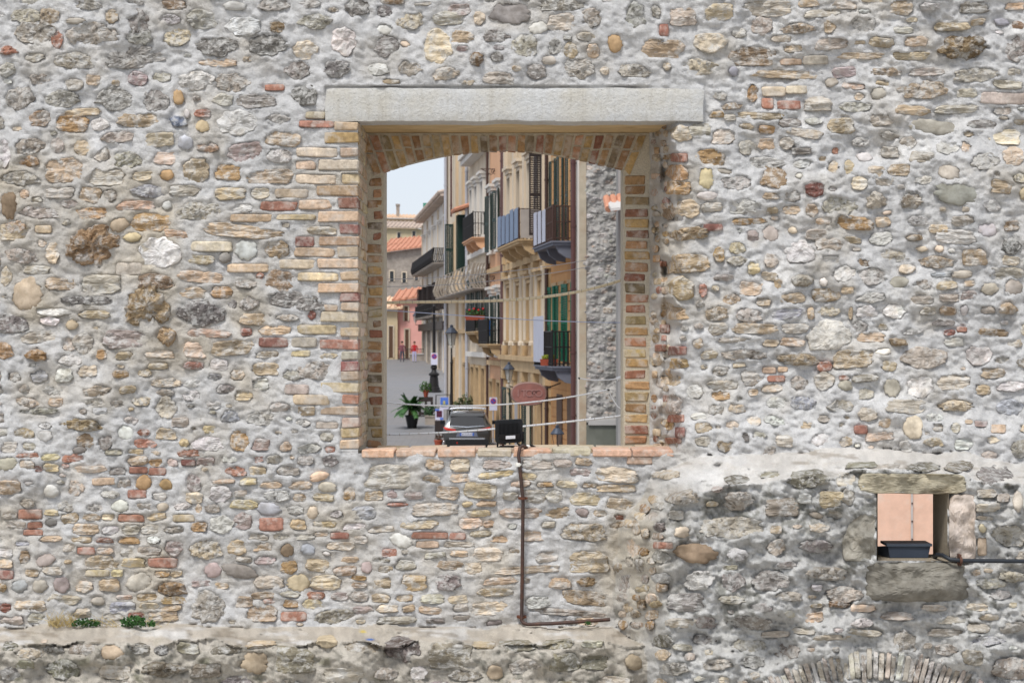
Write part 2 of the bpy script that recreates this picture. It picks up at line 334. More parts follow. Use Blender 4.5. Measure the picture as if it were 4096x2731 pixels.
STONES['below_window'] = (1300, 1700, .6576, """
405 310 320 150 s e;665 240 115 60 s p;650 330 115 50 s t;820 320 120 50 s p;1045 300 220 40 s y;1050 240 190 60 s e;1230 310 120 40 s y
820 245 120 80 s c;1285 240 190 55 s e;1445 230 120 45 s e;1575 220 110 45 s t;1555 285 130 50 s m;1915 215 155 45 b p;1780 300 260 90 s c
1780 385 250 45 s t;1590 445 210 80 s t;1790 475 160 70 s t;1270 435 150 90 s e;1395 430 110 80 s e;1130 430 100 50 s e;1190 355 115 40 s p
1335 360 110 30 s o;1475 360 130 40 s c;1610 365 90 25 s t;745 410 150 80 s t;945 395 200 90 s t;410 420 75 60 s m;535 430 130 45 s m
445 480 140 25 s r;295 430 120 60 s t;280 530 260 90 s e;680 510 280 80 s e;865 480 65 30 p y;985 475 130 40 s t;935 535 145 40 s y
1190 535 260 60 s t;1425 530 165 70 s t;1565 530 80 50 p m;1670 535 110 40 s t;340 630 160 40 s e;570 605 240 50 s t;995 600 65 45 s p
1360 605 85 40 s e;1580 650 310 120 r t;180 620 150 40 s e;220 695 90 50 s e;465 700 140 80 p w;640 670 220 40 b r;805 675 100 40 b r
620 725 140 40 b p;940 660 140 40 s t;1060 690 130 45 s p;820 725 190 35 s e;1270 675 180 60 s t;395 775 100 50 s r;985 785 190 80 s c
815 780 110 35 s p;670 790 130 35 s e;155 815 120 30 s p;345 822 110 25 s n;1350 800 140 60 s e;1610 835 240 130 s t;1790 560 60 30 s r
1780 605 90 40 s t;250 865 60 70 p m;365 875 100 50 s t;490 850 130 60 s e;760 850 160 55 s t;900 870 110 70 s c;1225 880 390 45 s c
540 955 160 100 s h;350 965 120 70 s t;215 975 100 30 s p;750 955 170 100 r m;1070 945 200 50 s t;1030 1015 220 45 s t;1430 960 140 70 s p
1600 950 140 60 k h;1580 1050 270 90 s t;340 1050 120 55 s t;485 1050 110 40 s y;655 1055 150 60 s e;810 1060 120 50 s c;1300 1075 170 80 r w
1005 1115 230 80 s c;380 1115 140 45 s c;510 1115 80 40 s t;640 1125 150 45 s p;830 1110 90 50 s e;440 1185 240 50 s e;1480 1140 480 40 s e
1030 1200 110 30 p d;680 1190 130 30 s d;1890 620 60 100 s t;1880 740 90 120 s t;1780 870 60 70 s t;1850 830 50 60 s e;1830 960 100 120 r e
1840 1110 70 60 s t;230 1345 230 70 s n;480 1350 210 160 k d;760 1400 270 150 s n;970 1335 150 50 s t;1170 1340 220 70 s n;1420 1330 200 60 s n
1460 1440 190 110 s n;1640 1440 180 90 s n;1880 1440 100 90 p t;1220 1460 200 90 r e;1030 1500 100 80 p t;570 1500 120 80 l w;370 1510 140 70 r e;860 1520 200 70 r n
""")
STONES['bastion'] = (2600, 1700, .6576, """
960 325 250 120 r n;540 455 200 110 r e;800 500 210 110 s n;480 620 430 130 r e;940 445 95 65 l w;1100 450 150 100 s t;1205 440 80 100 s e
1015 545 90 40 p e;1130 540 130 55 l e;1190 330 120 80 s e;735 300 130 35 s n;520 330 150 60 r n;190 440 200 90 r e;160 545 90 60 s e
60 620 80 60 k d;195 650 95 65 p c;80 730 120 40 b r;280 775 240 110 p b;70 800 120 80 r g;535 785 130 80 r w;770 635 75 50 s t;1030 625 140 55 r c
1010 730 220 80 r g;770 740 120 100 r e;1290 240 200 40 s n;1460 250 130 40 r e;1660 255 210 60 r n;1880 250 170 70 r n
2090 305 220 120 r d;2050 415 130 55 s e;2150 440 80 50 s e;2060 500 160 50 s e;2240 460 60 120 p e;2040 565 110 25 s e;2025 625 45 55 p t
2020 735 55 110 b t;2190 670 220 130 r e;1310 470 110 90 s e;70 930 120 70 r w;300 940 200 120 r w;510 950 140 110 r g;730 940 220 130 r g
490 865 100 30 s n;830 850 120 40 s d;220 1080 220 110 s d;1080 900 260 80 r e;1180 1030 230 90 r e;1150 1085 140 50 k b;1000 1170 120 60 s p
610 1200 280 90 r g;340 1200 150 80 r g;190 1200 200 60 s e;500 1060 160 60 r e;850 1040 180 60 r e;1300 1110 150 50 s c;1500 1160 200 50 s e
1730 1110 150 40 s e;1990 1105 140 45 s c;1850 1180 200 50 s e;2050 1165 140 40 s c;1550 1320 160 150 r e;2000 1230 150 60 s e;2200 1230 150 60 s e
330 1300 150 60 r d;600 1340 240 80 r e;80 1310 140 80 r n;200 1350 120 40 s e;1100 1290 240 35 s e;2200 1480 230 130 r e;2050 1310 220 60 r u
2070 960 200 70 r e;2130 1030 120 60 r w;2200 920 160 70 r e;100 300 180 60 r c;930 1250 150 40 s e;1300 1260 200 40 s e;760 1270 180 40 s e
1800 1260 220 50 s e;400 1450 200 70 r e;150 1480 180 80 r g
""")
STONES['upper_right'] = (2500, 0, .6786, """
345 100 170 110 s e;555 75 170 100 s t;60 90 120 160 r g;185 70 60 80 r e;840 50 280 90 s e;1080 20 120 45 s p;1160 80 210 45 s e;1290 30 150 50 s e
1615 45 170 90 s t;1800 40 130 50 r w;2060 45 170 70 s d;2295 40 120 40 s p;810 155 140 110 s m;1020 170 210 65 r t;1205 155 70 80 s t;230 180 55 70 b r
500 250 220 120 l c;220 290 240 110 s t;670 195 90 60 l e;750 330 290 110 s b;920 230 120 40 s e;990 290 110 40 s t;1220 260 200 70 s e
1515 250 160 60 s t;1720 245 140 60 s t;1400 140 150 90 r w;1640 180 120 40 s e;1925 160 200 50 s t;2000 280 280 160 k b;2080 130 90 40 s t
2310 150 90 50 s b;2220 130 80 40 p u;2300 290 130 140 r m;975 365 130 35 b p;1120 355 150 50 b e;1390 330 280 40 s t;1680 330 240 50 s t
60 420 210 80 r e;430 400 230 100 r c;640 420 55 55 p u;960 440 440 45 s t;1295 425 140 60 s m;1540 425 210 50 r t;1780 425 210 45 s m
2080 440 280 80 r e;2290 425 80 40 s e;1215 485 75 50 p e;1750 530 300 100 r t;755 550 70 100 s o;875 540 140 55 b c;1010 530 125 45 b c
1345 510 140 35 s p;1525 490 100 30 s t;1495 550 95 70 p e;2015 550 130 60 s e;2240 580 280 65 b e;2260 500 180 50 s e;560 565 90 50 r e
840 610 70 60 b r;965 620 135 50 b r;1135 615 170 80 s e;1380 570 60 45 s p;1360 630 190 60 r e;1700 650 200 60 s t;1960 645 260 50 s e
2230 655 110 40 s e;540 675 85 40 s o;620 690 70 40 s e;800 685 280 40 s t;715 745 85 40 s t;835 765 105 50 s o;970 725 130 50 s d
1115 715 110 35 l w;1275 745 160 90 s t;1505 710 150 70 s e;1820 750 290 80 p e;2110 735 190 50 s d;2320 720 70 40 s c;330 790 120 100 s c
440 770 150 80 s e;580 805 140 90 s e;1060 785 220 50 s e;1560 800 120 50 r e;500 930 190 90 s o;720 870 115 90 l e;835 850 95 65 s p
950 845 90 70 s e;320 930 100 50 b r;800 960 290 70 r w;890 1040 180 140 s b;1040 890 130 40 s d;1240 890 40 45 s r;1410 925 90 50 p w
1165 935 80 40 s t;1230 985 70 70 s t;1320 985 70 80 s t;1480 1010 100 70 s c;1615 1000 130 70 s t;2120 950 170 90 r w;2290 920 140 110 s c
2010 870 60 70 s p;480 1050 90 120 p y;590 1010 90 30 p e;660 1080 180 80 r w;1120 1115 120 90 s R;985 1160 100 60 r g;860 1155 100 40 s t
1260 1210 200 120 r e;1480 1185 140 100 k e;1690 1185 150 110 k e;1950 1140 250 120 p g;1380 1080 100 80 s c;1530 1070 110 50 s e;1760 1060 100 50 l w
370 1230 150 110 s t;510 1220 120 60 s e;690 1220 200 90 r w;860 1240 90 40 s t;980 1240 110 50 s t;1100 1240 80 80 s t;730 1305 200 40 s o
520 1340 110 40 b R;1170 1305 100 40 s t;1355 1315 230 80 s o;1520 1310 90 60 s t;1730 1300 130 60 r w;1850 1350 110 50 s t;1990 1300 140 60 s e
2160 1210 110 70 l w;2280 1330 90 60 s b;310 1020 130 100 s o;320 1110 150 80 s o;260 1240 90 110 s b;370 1380 240 80 k t
""")
STONES['middle_right'] = (2500, 900, .6786, """
1510 80 160 80 l w;1710 75 110 40 k t;1950 70 230 80 s w;2280 120 130 100 r d;860 50 90 90 p e;755 65 70 75 s m;1130 55 130 60 s e;1200 110 170 80 s e
1340 90 110 40 s t;1580 180 190 70 r e;1750 140 65 30 p c;1030 160 180 140 l w;860 210 90 90 l e;660 210 120 60 r e;555 170 70 90 s o
370 230 250 110 s h;330 370 170 140 s h;1400 220 90 55 s b;1840 215 210 70 r t;2060 190 150 100 s t;2250 285 220 70 s e;1285 290 140 100 l w
1455 300 170 100 r w;760 255 80 80 s y;850 300 100 50 s c;905 350 60 65 s y;1040 325 150 80 k e;1170 335 48 45 p W;580 310 120 40 s m
1860 290 130 25 s u;1990 290 120 45 p e;1750 350 130 60 r e;1900 355 130 50 s t;2030 345 70 35 s t;990 430 150 60 s t;1180 410 170 80 s b
1450 430 180 60 r w;1310 385 80 40 s t;310 520 150 80 s h;815 450 90 50 s t;2290 370 120 90 p e;1910 430 120 45 s e;2030 410 100 50 s m
1750 440 150 45 s e;730 530 170 90 r e;960 520 200 60 s u;1095 520 50 80 s t;1205 510 140 60 r c;1330 520 30 70 s t;1425 510 130 80 l w
1590 505 135 95 l W;1785 505 90 45 s e;1905 505 100 55 s b;1880 575 140 35 s d;2000 500 45 60 p w;2140 500 90 40 s e;2260 490 110 70 k t
1205 655 260 180 l W;760 610 260 60 s t;1000 610 170 60 s e;1380 600 90 70 r w;1520 600 50 35 s t;670 675 230 35 s e;860 695 100 40 s t
990 690 150 50 s t;1450 660 180 60 s t;1690 625 130 40 r w;1915 635 70 35 s R;1985 615 60 30 b r;2170 635 180 50 s b;1610 690 110 50 k t
1525 745 90 40 p W;710 765 290 60 r e;1020 790 230 70 k t;1350 790 240 100 s t;1760 780 270 120 l e;2090 770 150 120 l w;2290 700 100 50 s t
2220 795 90 40 r e;670 825 80 30 s t;1175 835 90 60 s r;1560 830 90 60 s t;560 860 130 50 r e;750 890 130 110 s e;850 855 80 35 b p
930 850 60 30 b p;890 905 105 35 b r;1290 900 65 30 s r;1420 900 170 45 s e;1030 930 120 80 r e;1170 920 120 110 s e;1300 945 80 60 p e
1575 955 100 100 p e;1740 955 160 130 l W;1940 930 190 90 s e;2165 875 150 60 s t;2110 970 90 60 s t;2280 950 180 60 l W;580 940 200 60 s e
870 960 130 45 s c;755 985 60 40 s t;565 1005 130 55 s o;890 1045 140 70 l w;1050 1045 170 80 r u;1270 1065 160 80 r e;1420 995 100 70 l e
1650 1065 230 80 s e;1950 1065 220 70 k c;2270 1070 160 90 l u;660 1080 100 50 s t;1700 1190 110 130 p c;1390 1205 80 50 b R;760 1155 90 60 s c
880 1150 120 60 r w;460 1195 100 60 s t;1070 1180 70 40 s t;1500 1245 180 50 s c;1840 1195 70 40 s e;1950 1195 60 60 s c;2200 1200 90 50 b p
2100 1170 80 35 s m;940 1270 110 70 s e;710 1250 50 60 s d;310 740 110 50 b R;210 725 70 40 b r;320 815 120 60 s o;290 910 90 80 s h
290 1060 110 120 r e;300 1140 100 45 b r;325 1220 60 60 b R;285 1270 100 35 b r;260 1180 60 60 s o;235 610 60 50 b r;200 380 40 50 s r
180 140 40 50 s o;460 380 50 80 s r;430 700 70 60 s h;180 670 50 50 s t;250 480 80 60 s t;170 560 50 60 s c;190 800 60 60 s t;210 930 60 60 s e
""")
STONES['above_lintel'] = (1200, 0, .6378, """
350 50 170 100 r d;530 70 110 70 r d;580 10 150 40 s b;770 28 110 18 s e;690 130 190 100 r c;325 240 250 230 l w;530 185 100 60 p w;540 290 150 130 s d
660 275 60 35 p c;860 290 180 210 s c;1020 235 145 75 s t;1015 305 75 35 s m;1230 225 170 80 r g;1320 85 260 120 p d;1000 60 150 70 s m;930 115 200 80 s e
1125 115 80 90 l c;1645 30 340 80 r g;1495 175 120 70 p w;1640 140 180 110 s e;1820 115 140 120 r e;1415 290 160 150 r e;1105 370 95 90 k b
1235 355 80 60 s d;1245 300 70 30 s d;1600 290 80 100 r w;1700 320 95 110 s t;1560 380 90 55 p e;1975 270 95 110 p o;1840 320 80 100 s c
260 430 240 100 r d;490 435 140 80 l w;690 430 140 100 r e;910 465 180 80 r c;560 512 140 28 s t;1240 490 210 80 s e;1480 450 140 90 r g
1750 430 210 120 r e;1910 445 60 50 s c;1060 515 90 40 r c
""")
PAL = {'g': (162, 156, 151), 'd': (132, 127, 125), 'w': (212, 210, 207), 'W': (234, 231, 224), 'e': (184, 175, 162), 't': (190, 168, 138), 'o': (182, 143, 95),
       'b': (146, 120, 92), 'r': (172, 112, 92), 'R': (142, 88, 78), 'y': (214, 192, 146), 'p': (208, 176, 146), 'c': (214, 196, 170), 'u': (168, 172, 184),
       'm': (168, 150, 147), 'n': (136, 130, 112), 'x': (104, 116, 146), 'f': (166, 134, 100), 'h': (188, 160, 122)}
def calm(v, q=0.30):
    v = np.array(v, float); g = v.mean(); return v * (1 - q) + (0.5 * g + 0.5 * 178) * np.array([1.0, 0.975, 0.94]) * q
PALL = {k: np.array(lin(calm(v))) * 0.98 for k, v in PAL.items()}
JAMB = "506 1340 p;553 1300 o;610 1363 t;661 1277 c;717 1370 y;765 1268 h;812 1355 R;866 1275 p;916 1358 R;967 1279 h;1008 1352 t;1056 1272 p;1104 1365 p;1152 1276 p;1190 1362 R;1225 1365 t;1267 1285 p;1327 1362 t;1378 1282 r;1423 1368 e;1464 1365 R;1503 1365 t;1550 1285 y;1595 1368 r;1640 1282 t;1688 1368 t;1729 1365 h;1776 1362 p"
# ------------------------------------------------------------------ relief of the ruined wall: metres in front of the plane Y = 10
def relief(u, v):
    u = np.asarray(u, float); v = np.asarray(v, float)
    rt = sst(2600, 3000, u)
    main = 0.014 * ns(u, v, 700, 3) + 0.010 * ns(u, v, 260, 3, 1.3) + rt * (0.022 * ns(u, v, 420, 3, 2.1) + 0.010 * ns(u, v, 150, 3, 4.0))
    vr = np.interp(u, [2700, 2900, 3300, 3700, 4100, 4400], [800, 720, 650, 570, 540, 540]) + 12 * ns(u, 0, 120, 3)
    main = main - 0.075 * (1 - sst(vr - 25, vr + 70, v)) * sst(2850, 3150, u)
    lowr = sst(1560, 1790, v + 30 * ns(u, v, 200, 3, 5.0)) * sst(2560, 2850, u)          # wall flares out onto the bastion top
    main = main + 0.10 * lowr
    e = 2700 + 16 * ns(v, 0, 130, 3) + 10 * ns(v, 0, 45, 3)                              # broken right-hand jamb
    inrow = (v > 484) & (v < 1812)
    t = np.clip((u - 2596) / (e - 2596), 0, 1)
    ramp_ = -0.66 * (1 - t ** 1.4) + (0.05 * ns(u * 3, v, 110, 3, 7.7) + 0.03 * ns(u * 2, v, 45, 3, 5.7)) * np.sin(np.pi * t)
    main = np.where(inrow & (u < e) & (u > 2520), main + ramp_, main)
    # ledge
    b = 2497 + 7 * ns(u, 0, 170, 3); f = 2574 + 9 * ns(u, 0, 120, 3, 3.0)
    q = (v - b) / (f - b)
    led = np.where(q > 0, 0.50 * np.clip(q, 0, 1) ** 0.9 + 0.012 * ns(u, v * 3, 220, 3, 2.2) + 0.03 * ns(u, v, 170, 3, 9.0) * (q > 1), -9.0)
    led = led + np.where(q > 1, -0.03 * np.exp(-(q - 1) * 3), 0)
    # bastion
    bb = np.interp(u, [2450, 2640, 2750, 3000, 3400, 3800, 4100, 5600], [1935, 1885, 1838, 1805, 1785, 1805, 1845, 1990]) + 6 * ns(u, 0, 130, 3, 1.0)
    bf = np.interp(u, [2450, 2640, 2720, 2900, 3200, 3500, 3750, 4100, 5600], [2010, 2000, 1988, 1940, 1912, 1880, 1885, 1945, 2090]) + 7 * ns(u, 0, 110, 3, 6.0)
    q2 = (v - bb) / (bf - bb)
    bas = np.where(q2 > 0, 0.10 + 0.70 * np.clip(q2, 0, 1) ** 0.85 + 0.02 * ns(u, v * 2.5, 240, 3, 4.4), -9.0)
    bas = bas + np.where(q2 > 1, 0.028 * ns(u, v, 200, 3, 8.0) + 0.014 * ns(u, v, 80, 3, 8.8) - 0.04 * np.exp(-(q2 - 1) * 2), 0)
    lb = np.interp(v, [1880, 1990, 2100, 2500, 2900], [2600, 2560, 2470, 2440, 2440]) + 8 * ns(v, 0, 90, 3)
    lf = np.interp(v, [1880, 1990, 2100, 2500, 2731], [2800, 2690, 2640, 2660, 2690]) + 12 * ns(v, 0, 100, 3, 2.0)
    k = (u - lb) / (lf - lb)
    lim = np.where(k > 0, 0.80 * np.clip(k, 0, 1) ** 0.9 + 0.02 * ns(u, v, 90, 3, 1.5), -9.0)
    bas = np.minimum(bas, np.where(k >= 1, 9.0, lim))
    st = np.stack([main, led, bas])
    return st.max(0), st.argmax(0)
def rel(u, v): return relief(u, v)[0]
def unproj(u, v, p):
    Y = 10.0 - p
    return np.stack([(u - 2048) / F * Y, Y, EYE + (1365.5 - v) / F * Y], -1)

GS = 6.0
us = np.concatenate([np.arange(-1650, -150, 60), np.arange(-150, 4250, GS), np.arange(4250, 5700, 60)])
vs = np.concatenate([np.arange(-900, -150, 60), np.arange(-150, 2882, GS), np.arange(2882, 3331, 56)])
# snap grid lines to the edges of the openings
for arr, vals in ((us, (1432, 2598, 3506, 3790)), (vs, (482, 1812, 1968, 2241))):
    for x in vals: arr[np.abs(arr - x).argmin()] = x
GU, GV = np.meshgrid(us, vs)
PS, REG = relief(GU, GV)
amp = 1.0 + 0.5 * sst(2600, 3000, GU) + 0.7 * (REG > 0)
PM = PS + np.where((REG > 0) & (np.abs(np.gradient(PS, axis=0)) > 0.012), 0.020, 0.0) * ns(GU * 0.6, GV * 1.6, 34, 2, 9.9) + amp * (0.0055 * ns(GU, GV, 120, 0, 1.1) + 0.0045 * ns(GU * 0.7, GV, 44, 0, 2.7) + 0.0030 * ns(GU * 0.8, GV, 17, 2, 3.3) - (REG > 0) * 0.004 * np.abs(ns(GU * 0.7, GV, 60, 0, 6.1)) + (REG > 0) * 0.002 * ns(GU, GV, 22, 2, 7.0))

# ------------------------------------------------------------------ one stone
class Stone:
    __slots__ = ('u', 'v', 'a', 'b', 'rot', 'kind', 'col', 'proud', 'hp', 'har', 'seed', 'area', 'part')
def make_stone(u, v, w, h, kind, col, part=None):
    s = Stone(); s.u, s.v = u, v; s.a, s.b = w / 2 * 1.04, h / 2 * 1.06; s.kind = kind; s.col = col; s.part = part
    s.seed = rng.random() * 100; s.area = w * h
    if kind == 'b':
        s.rot = rng.normal(0, 0.012)
        al = np.array([0, .5, 1, 1.5]) * np.pi + rng.normal(0, 0.05, 4); dd = np.ones(4) * rng.uniform(0.96, 1.02, 4)
        if rng.random() < 0.4: al = np.append(al, rng.choice([.25, .75, 1.25, 1.75]) * np.pi); dd = np.append(dd, rng.uniform(1.12, 1.3))
        s.har = 0.02; s.proud = rng.uniform(0.004, 0.011)
    elif kind == 'p':
        s.rot = rng.normal(0, 0.12); al = np.zeros(0); dd = np.zeros(0); s.har = 0.12; s.proud = rng.uniform(0.009, 0.018)
    else:
        m = rng.integers(6, 9); s.rot = rng.normal(0, 0.06)
        al = (np.arange(m) + rng.uniform(-.3, .3, m)) / m * 2 * np.pi; dd = rng.uniform(0.80, 1.0, m)
        if kind in 's' and w > 1.4 * h:      # slabs: two near-parallel beds
            al = np.array([.5, 1.5, 0.02, 1.02, .22, .8, 1.2, 1.78]) * np.pi + rng.normal(0, 0.10, 8)
            dd = np.concatenate([rng.uniform(.86, 1.0, 4), rng.uniform(0.95, 1.25, 4)])
        s.har = {'s': 0.075, 'l': 0.085, 'r': 0.11, 'k': 0.13}[kind]
        s.proud = {'s': rng.uniform(0.008, 0.022), 'l': rng.uniform(0.008, 0.022), 'r': rng.uniform(0.008, 0.022), 'k': rng.uniform(0.02, 0.04)}[kind]
    s.hp = (al, dd)
    return s
def rad(s, th):
    n = {'b': 9.0, 'p': 2.1}.get(s.kind, 6.0)
    r = (np.abs(np.cos(th)) ** n + np.abs(np.sin(th)) ** n) ** (-1 / n)
    al, dd = s.hp
    if len(al):
        c = np.cos(th[..., None] - al); c = np.where(c > 0.08, c, 0.08); r = np.minimum(r, (dd / c).min(-1))
    hx = np.cos(th); hy = np.sin(th)
    return r * (1 + s.har * (0.35 * ns(hx * 1.3 + s.seed, hy * 1.3, 1.0, 0) + 0.5 * ns(hx * 5 + s.seed, hy * 5, 1.0, 2)))
def stone_geo(s, relf, Ybase, fine=1.0):
    n = int(np.clip(14 + (s.a + s.b) * 0.20 * fine, 14, 60))
    rings = list(np.linspace(0, .98, 16)) + [1.0, 1.04] if s.part else [0.0, 0.35, 0.6, 0.8, 0.93, 1.0, 1.05] if s.area < 6000 else [0.0, 0.25, 0.45, 0.62, 0.77, 0.89, 0.97, 1.02, 1.06]
    th = np.arange(n) / n * 2 * np.pi; r = rad(s, th)
    k = {'b': 16.0, 'p': 4.0, 's': 8.0, 'l': 7.0, 'r': 5.0, 'k': 3.5}[s.kind]
    cr, sr = math.cos(s.rot), math.sin(s.rot)
    X = []; H = []
    for i, q in enumerate(rings):
        if i == 0:
            X.append(np.zeros((1, 2))); qq = np.zeros(1)
        else:
            X.append(np.stack([np.cos(th) * r * q * s.a, np.sin(th) * r * q * s.b], -1)); qq = np.full(n, q)
        last = i == len(rings) - 1
        H.append(np.where(qq < 1.0, s.proud * (1 - qq ** k) + 0.003, 0.0) - (0.050 if last else 0.0) - np.where(qq >= 1.0, 0.003, 0))
    X = np.concatenate(X); H = np.concatenate(H)
    du = X[:, 0] * cr - X[:, 1] * sr; dv = X[:, 0] * sr + X[:, 1] * cr
    uu = s.u + du; vv = s.v + dv
    A = {'b': 0.0022, 'p': 0.0020, 's': 0.0055, 'l': 0.0065, 'r': 0.0075, 'k': 0.015}[s.kind]
    if s.part: A *= 0.4
    if s.kind == 's': nz = ns(uu * 0.35, vv * 1.6, 38, 0, s.seed)
    else: nz = ns(uu, vv, 42 if s.kind != 'k' else 34, 0, s.seed)
    inner = np.ones(len(H)); inner[-n:] = 0
    if s.kind in 'slr':           # broken faces: a few flat facets cut the front
        t = np.random.default_rng(int(s.seed * 1e4) + 1); x = X[:, 0] / s.a; y = X[:, 1] / s.b
        for _ in range(3):
            ang = t.uniform(0, 2 * np.pi); g = t.uniform(0.25, 0.9); c0 = t.uniform(0.45, 0.95)
            H = np.minimum(H, s.proud * (c0 - g * (x * np.cos(ang) + y * np.sin(ang))) + (1 - inner) * 9)
        H = H + inner * 0.0030 * ns(uu, vv, 17, 2, s.seed + 5)
    H = H + A * nz * inner
    tilt = rng.normal(0, 0.05, 2); H = H + inner * (du * tilt[0] + dv * tilt[1]) * Ybase / F * (0.5 if s.kind != 'b' else 0.2)
    p = 0.92 * relf(uu, vv) + 0.08 * float(relf(np.array([s.u]), np.array([s.v]))[0]) + H
    Y = Ybase - p
    P = np.stack([(uu - 2048) / F * Y, Y, EYE + (1365.5 - vv) / F * Y], -1)
    fs = [(0, 1 + (j + 1) % n, 1 + j) for j in range(n)]
    for i in range(1, len(rings) - 1):
        o0 = 1 + (i - 1) * n; o1 = o0 + n
        fs += [(o0 + j, o0 + (j + 1) % n, o1 + (j + 1) % n, o1 + j) for j in range(n)]
    base = PALL[s.col] if isinstance(s.col, str) else s.col
    t = np.random.default_rng(int(s.seed * 1e4)); base = base * t.uniform(0.86, 1.12) * (1 + t.normal(0, 0.02, 3))
    cc = base[None] * (1 + 0.13 * ns(uu, vv, 55, 0, s.seed + 3))[:, None]
    warm = np.clip(ns(uu, vv, 48, 0, s.seed + 9) - 0.6, 0, 1.2)[:, None] * (0.2 if s.kind in 'slr' else 0.1)
    cc = cc * (1 - warm * np.array([0.06, 0.2, 0.42]))
    return P, fs, np.clip(cc, 0.01, 0.95)
def set_col(me, cc):
    a = me.color_attributes.new('Col', 'FLOAT_COLOR', 'POINT')
    a.data.foreach_set('color', np.concatenate([cc, np.ones((len(cc), 1))], 1).astype(np.float32).ravel())
def stone_object(name, s, parent, relf=rel, Ybase=10.0):
    P, fs, cc = stone_geo(s, relf, Ybase); c = P[0].copy(); c[1] += 0.02
    me = bpy.data.meshes.new(name); me.from_pydata([tuple(x) for x in (P - c)], [], fs)
    set_col(me, cc)
    me.polygons.foreach_set('use_smooth', [s.kind in 'pb'] * len(me.polygons)); me.update()
    return link(name, me, M_DRESSED if s.part else STONE_MATS[MI[s.kind]], parent, Vector(c))
def rubble_object(name, stones, parent, relf=rel, Ybase=10.0, fine=0.9):
    V = []; Fs = []; C = []; M = []; n = 0
    for s in stones:
        P, fs, cc = stone_geo(s, relf, Ybase, fine)
        V.append(P); C.append(cc); Fs += [tuple(i + n for i in f) for f in fs]; M += [MI[s.kind]] * len(fs); n += len(P)
    V = np.concatenate(V); me = bpy.data.meshes.new(name); me.from_pydata(V.tolist(), [], Fs)
    set_col(me, np.concatenate(C))
    me.polygons.foreach_set('use_smooth', [q in (3, 4) for q in M])
    o = link(name, me, STONE_MATS, parent); me.polygons.foreach_set('material_index', M); me.update()
    return tag(o, kind='stuff')

# ------------------------------------------------------------------ occupancy of the wall face
OS = 6.0
OU0, OV0 = -420, -420
occ = np.zeros((int(3570 / OS), int(4936 / OS)), bool)
def orect(u0, u1, v0, v1, val=True):
    occ[max(0, int((v0 - OV0) / OS)):int((v1 - OV0) / OS) + 1, max(0, int((u0 - OU0) / OS)):int((u1 - OU0) / OS) + 1] = val
def opatch(s, grow):
    a, b = s.a + grow, s.b + grow
    i0 = max(0, int((s.v - b * 1.2 - OV0) / OS)); i1 = min(occ.shape[0], int((s.v + b * 1.2 - OV0) / OS) + 2)
    j0 = max(0, int((s.u - a * 1.2 - OU0) / OS)); j1 = min(occ.shape[1], int((s.u + a * 1.2 - OU0) / OS) + 2)
    if i1 <= i0 or j1 <= j0: return None
    vv = OV0 + np.arange(i0, i1) * OS - s.v; uu = OU0 + np.arange(j0, j1) * OS - s.u
    x = uu[None] / a; y = vv[:, None] / b
    return (slice(i0, i1), slice(j0, j1)), (np.abs(x) ** 3 + np.abs(y) ** 3) < 1
orect(1425, 2600, 470, 1840); orect(1290, 2830, 340, 488)
orect(3440, 3860, 1885, 2410); orect(3370, 3510, 2030, 2245)
jamb = [(float(a), float(b), c) for a, b, c in (x.split() for x in JAMB.split(';'))]
for v_, u0, c in jamb: orect(u0 - 6, 1432, v_ - 24, v_ + 24)
allst = []
for key, (ou, ov, k, txt) in STONES.items():
    for it in txt.replace('\n', ';').split(';'):
        it = it.split()
        if len(it) != 6: continue
        x, y, w_, h_ = map(float, it[:4])
        s = make_stone(ou + x * k, ov + y * k, w_ * k, h_ * k, it[4], it[5])
        if s.u > 1432 and s.u < 2596 and 484 < s.v < 1815: continue
        pt = opatch(s, 0)
        if pt is None: continue
        if occ[pt[0]][pt[1]].mean() > 0.45: continue
        occ[pt[0]] |= pt[1]; allst.append(s)
n_hand = len(allst)
# voussoirs of the buried arch low on the bastion
AC = (3490.0, 3497.0); AR0, AR1 = 775.0, 897.0
for i in range(44):
    t = R(-36 + i * 72 / 43.0 + rng.normal(0, .1))
    rm = (AR0 + AR1) / 2 + rng.uniform(-10, 10)
    s = make_stone(AC[0] + rm * math.sin(t), AC[1] - rm * math.cos(t), rng.uniform(17, 23), (AR1 - AR0) * rng.uniform(0.75, 1.0), 's' if i % 3 else 'b', rng.choice(list('eeeeewe')))
    s.rot = t; s.hp = (np.array([0, .5, 1, 1.5]) * np.pi, rng.uniform(.85, 1.0, 4)); s.proud = rng.uniform(0.001, 0.005); s.har = 0.05; allst.append(s)
    orect(s.u - 14, s.u + 14, s.v - 50, s.v + 50)
for v_ in np.arange(1990, 2500, 36):         # rough stones of the bastion's splayed left shoulder
    a_ = float(np.interp(v_, [1990, 2100, 2500], [2575, 2478, 2450])); b_ = float(np.interp(v_, [1990, 2100, 2500], [2680, 2640, 2660]))
    u_ = a_ + rng.uniform(5, 25)
    while u_ < b_ - 15:
        w_ = rng.uniform(34, 66); s = make_stone(u_ + w_ / 2, v_ + rng.uniform(-9, 9), w_, rng.uniform(24, 44), str(rng.choice(list('rssrk'))), str(rng.choice(list('tehtecot'))))
        s.proud = rng.uniform(0.025, 0.055); pt = opatch(s, -4)
        if pt is not None and occ[pt[0]][pt[1]].mean() < 0.3: occ[pt[0]] |= pt[1]; allst.append(s)
        u_ += w_ + rng.uniform(4, 18)
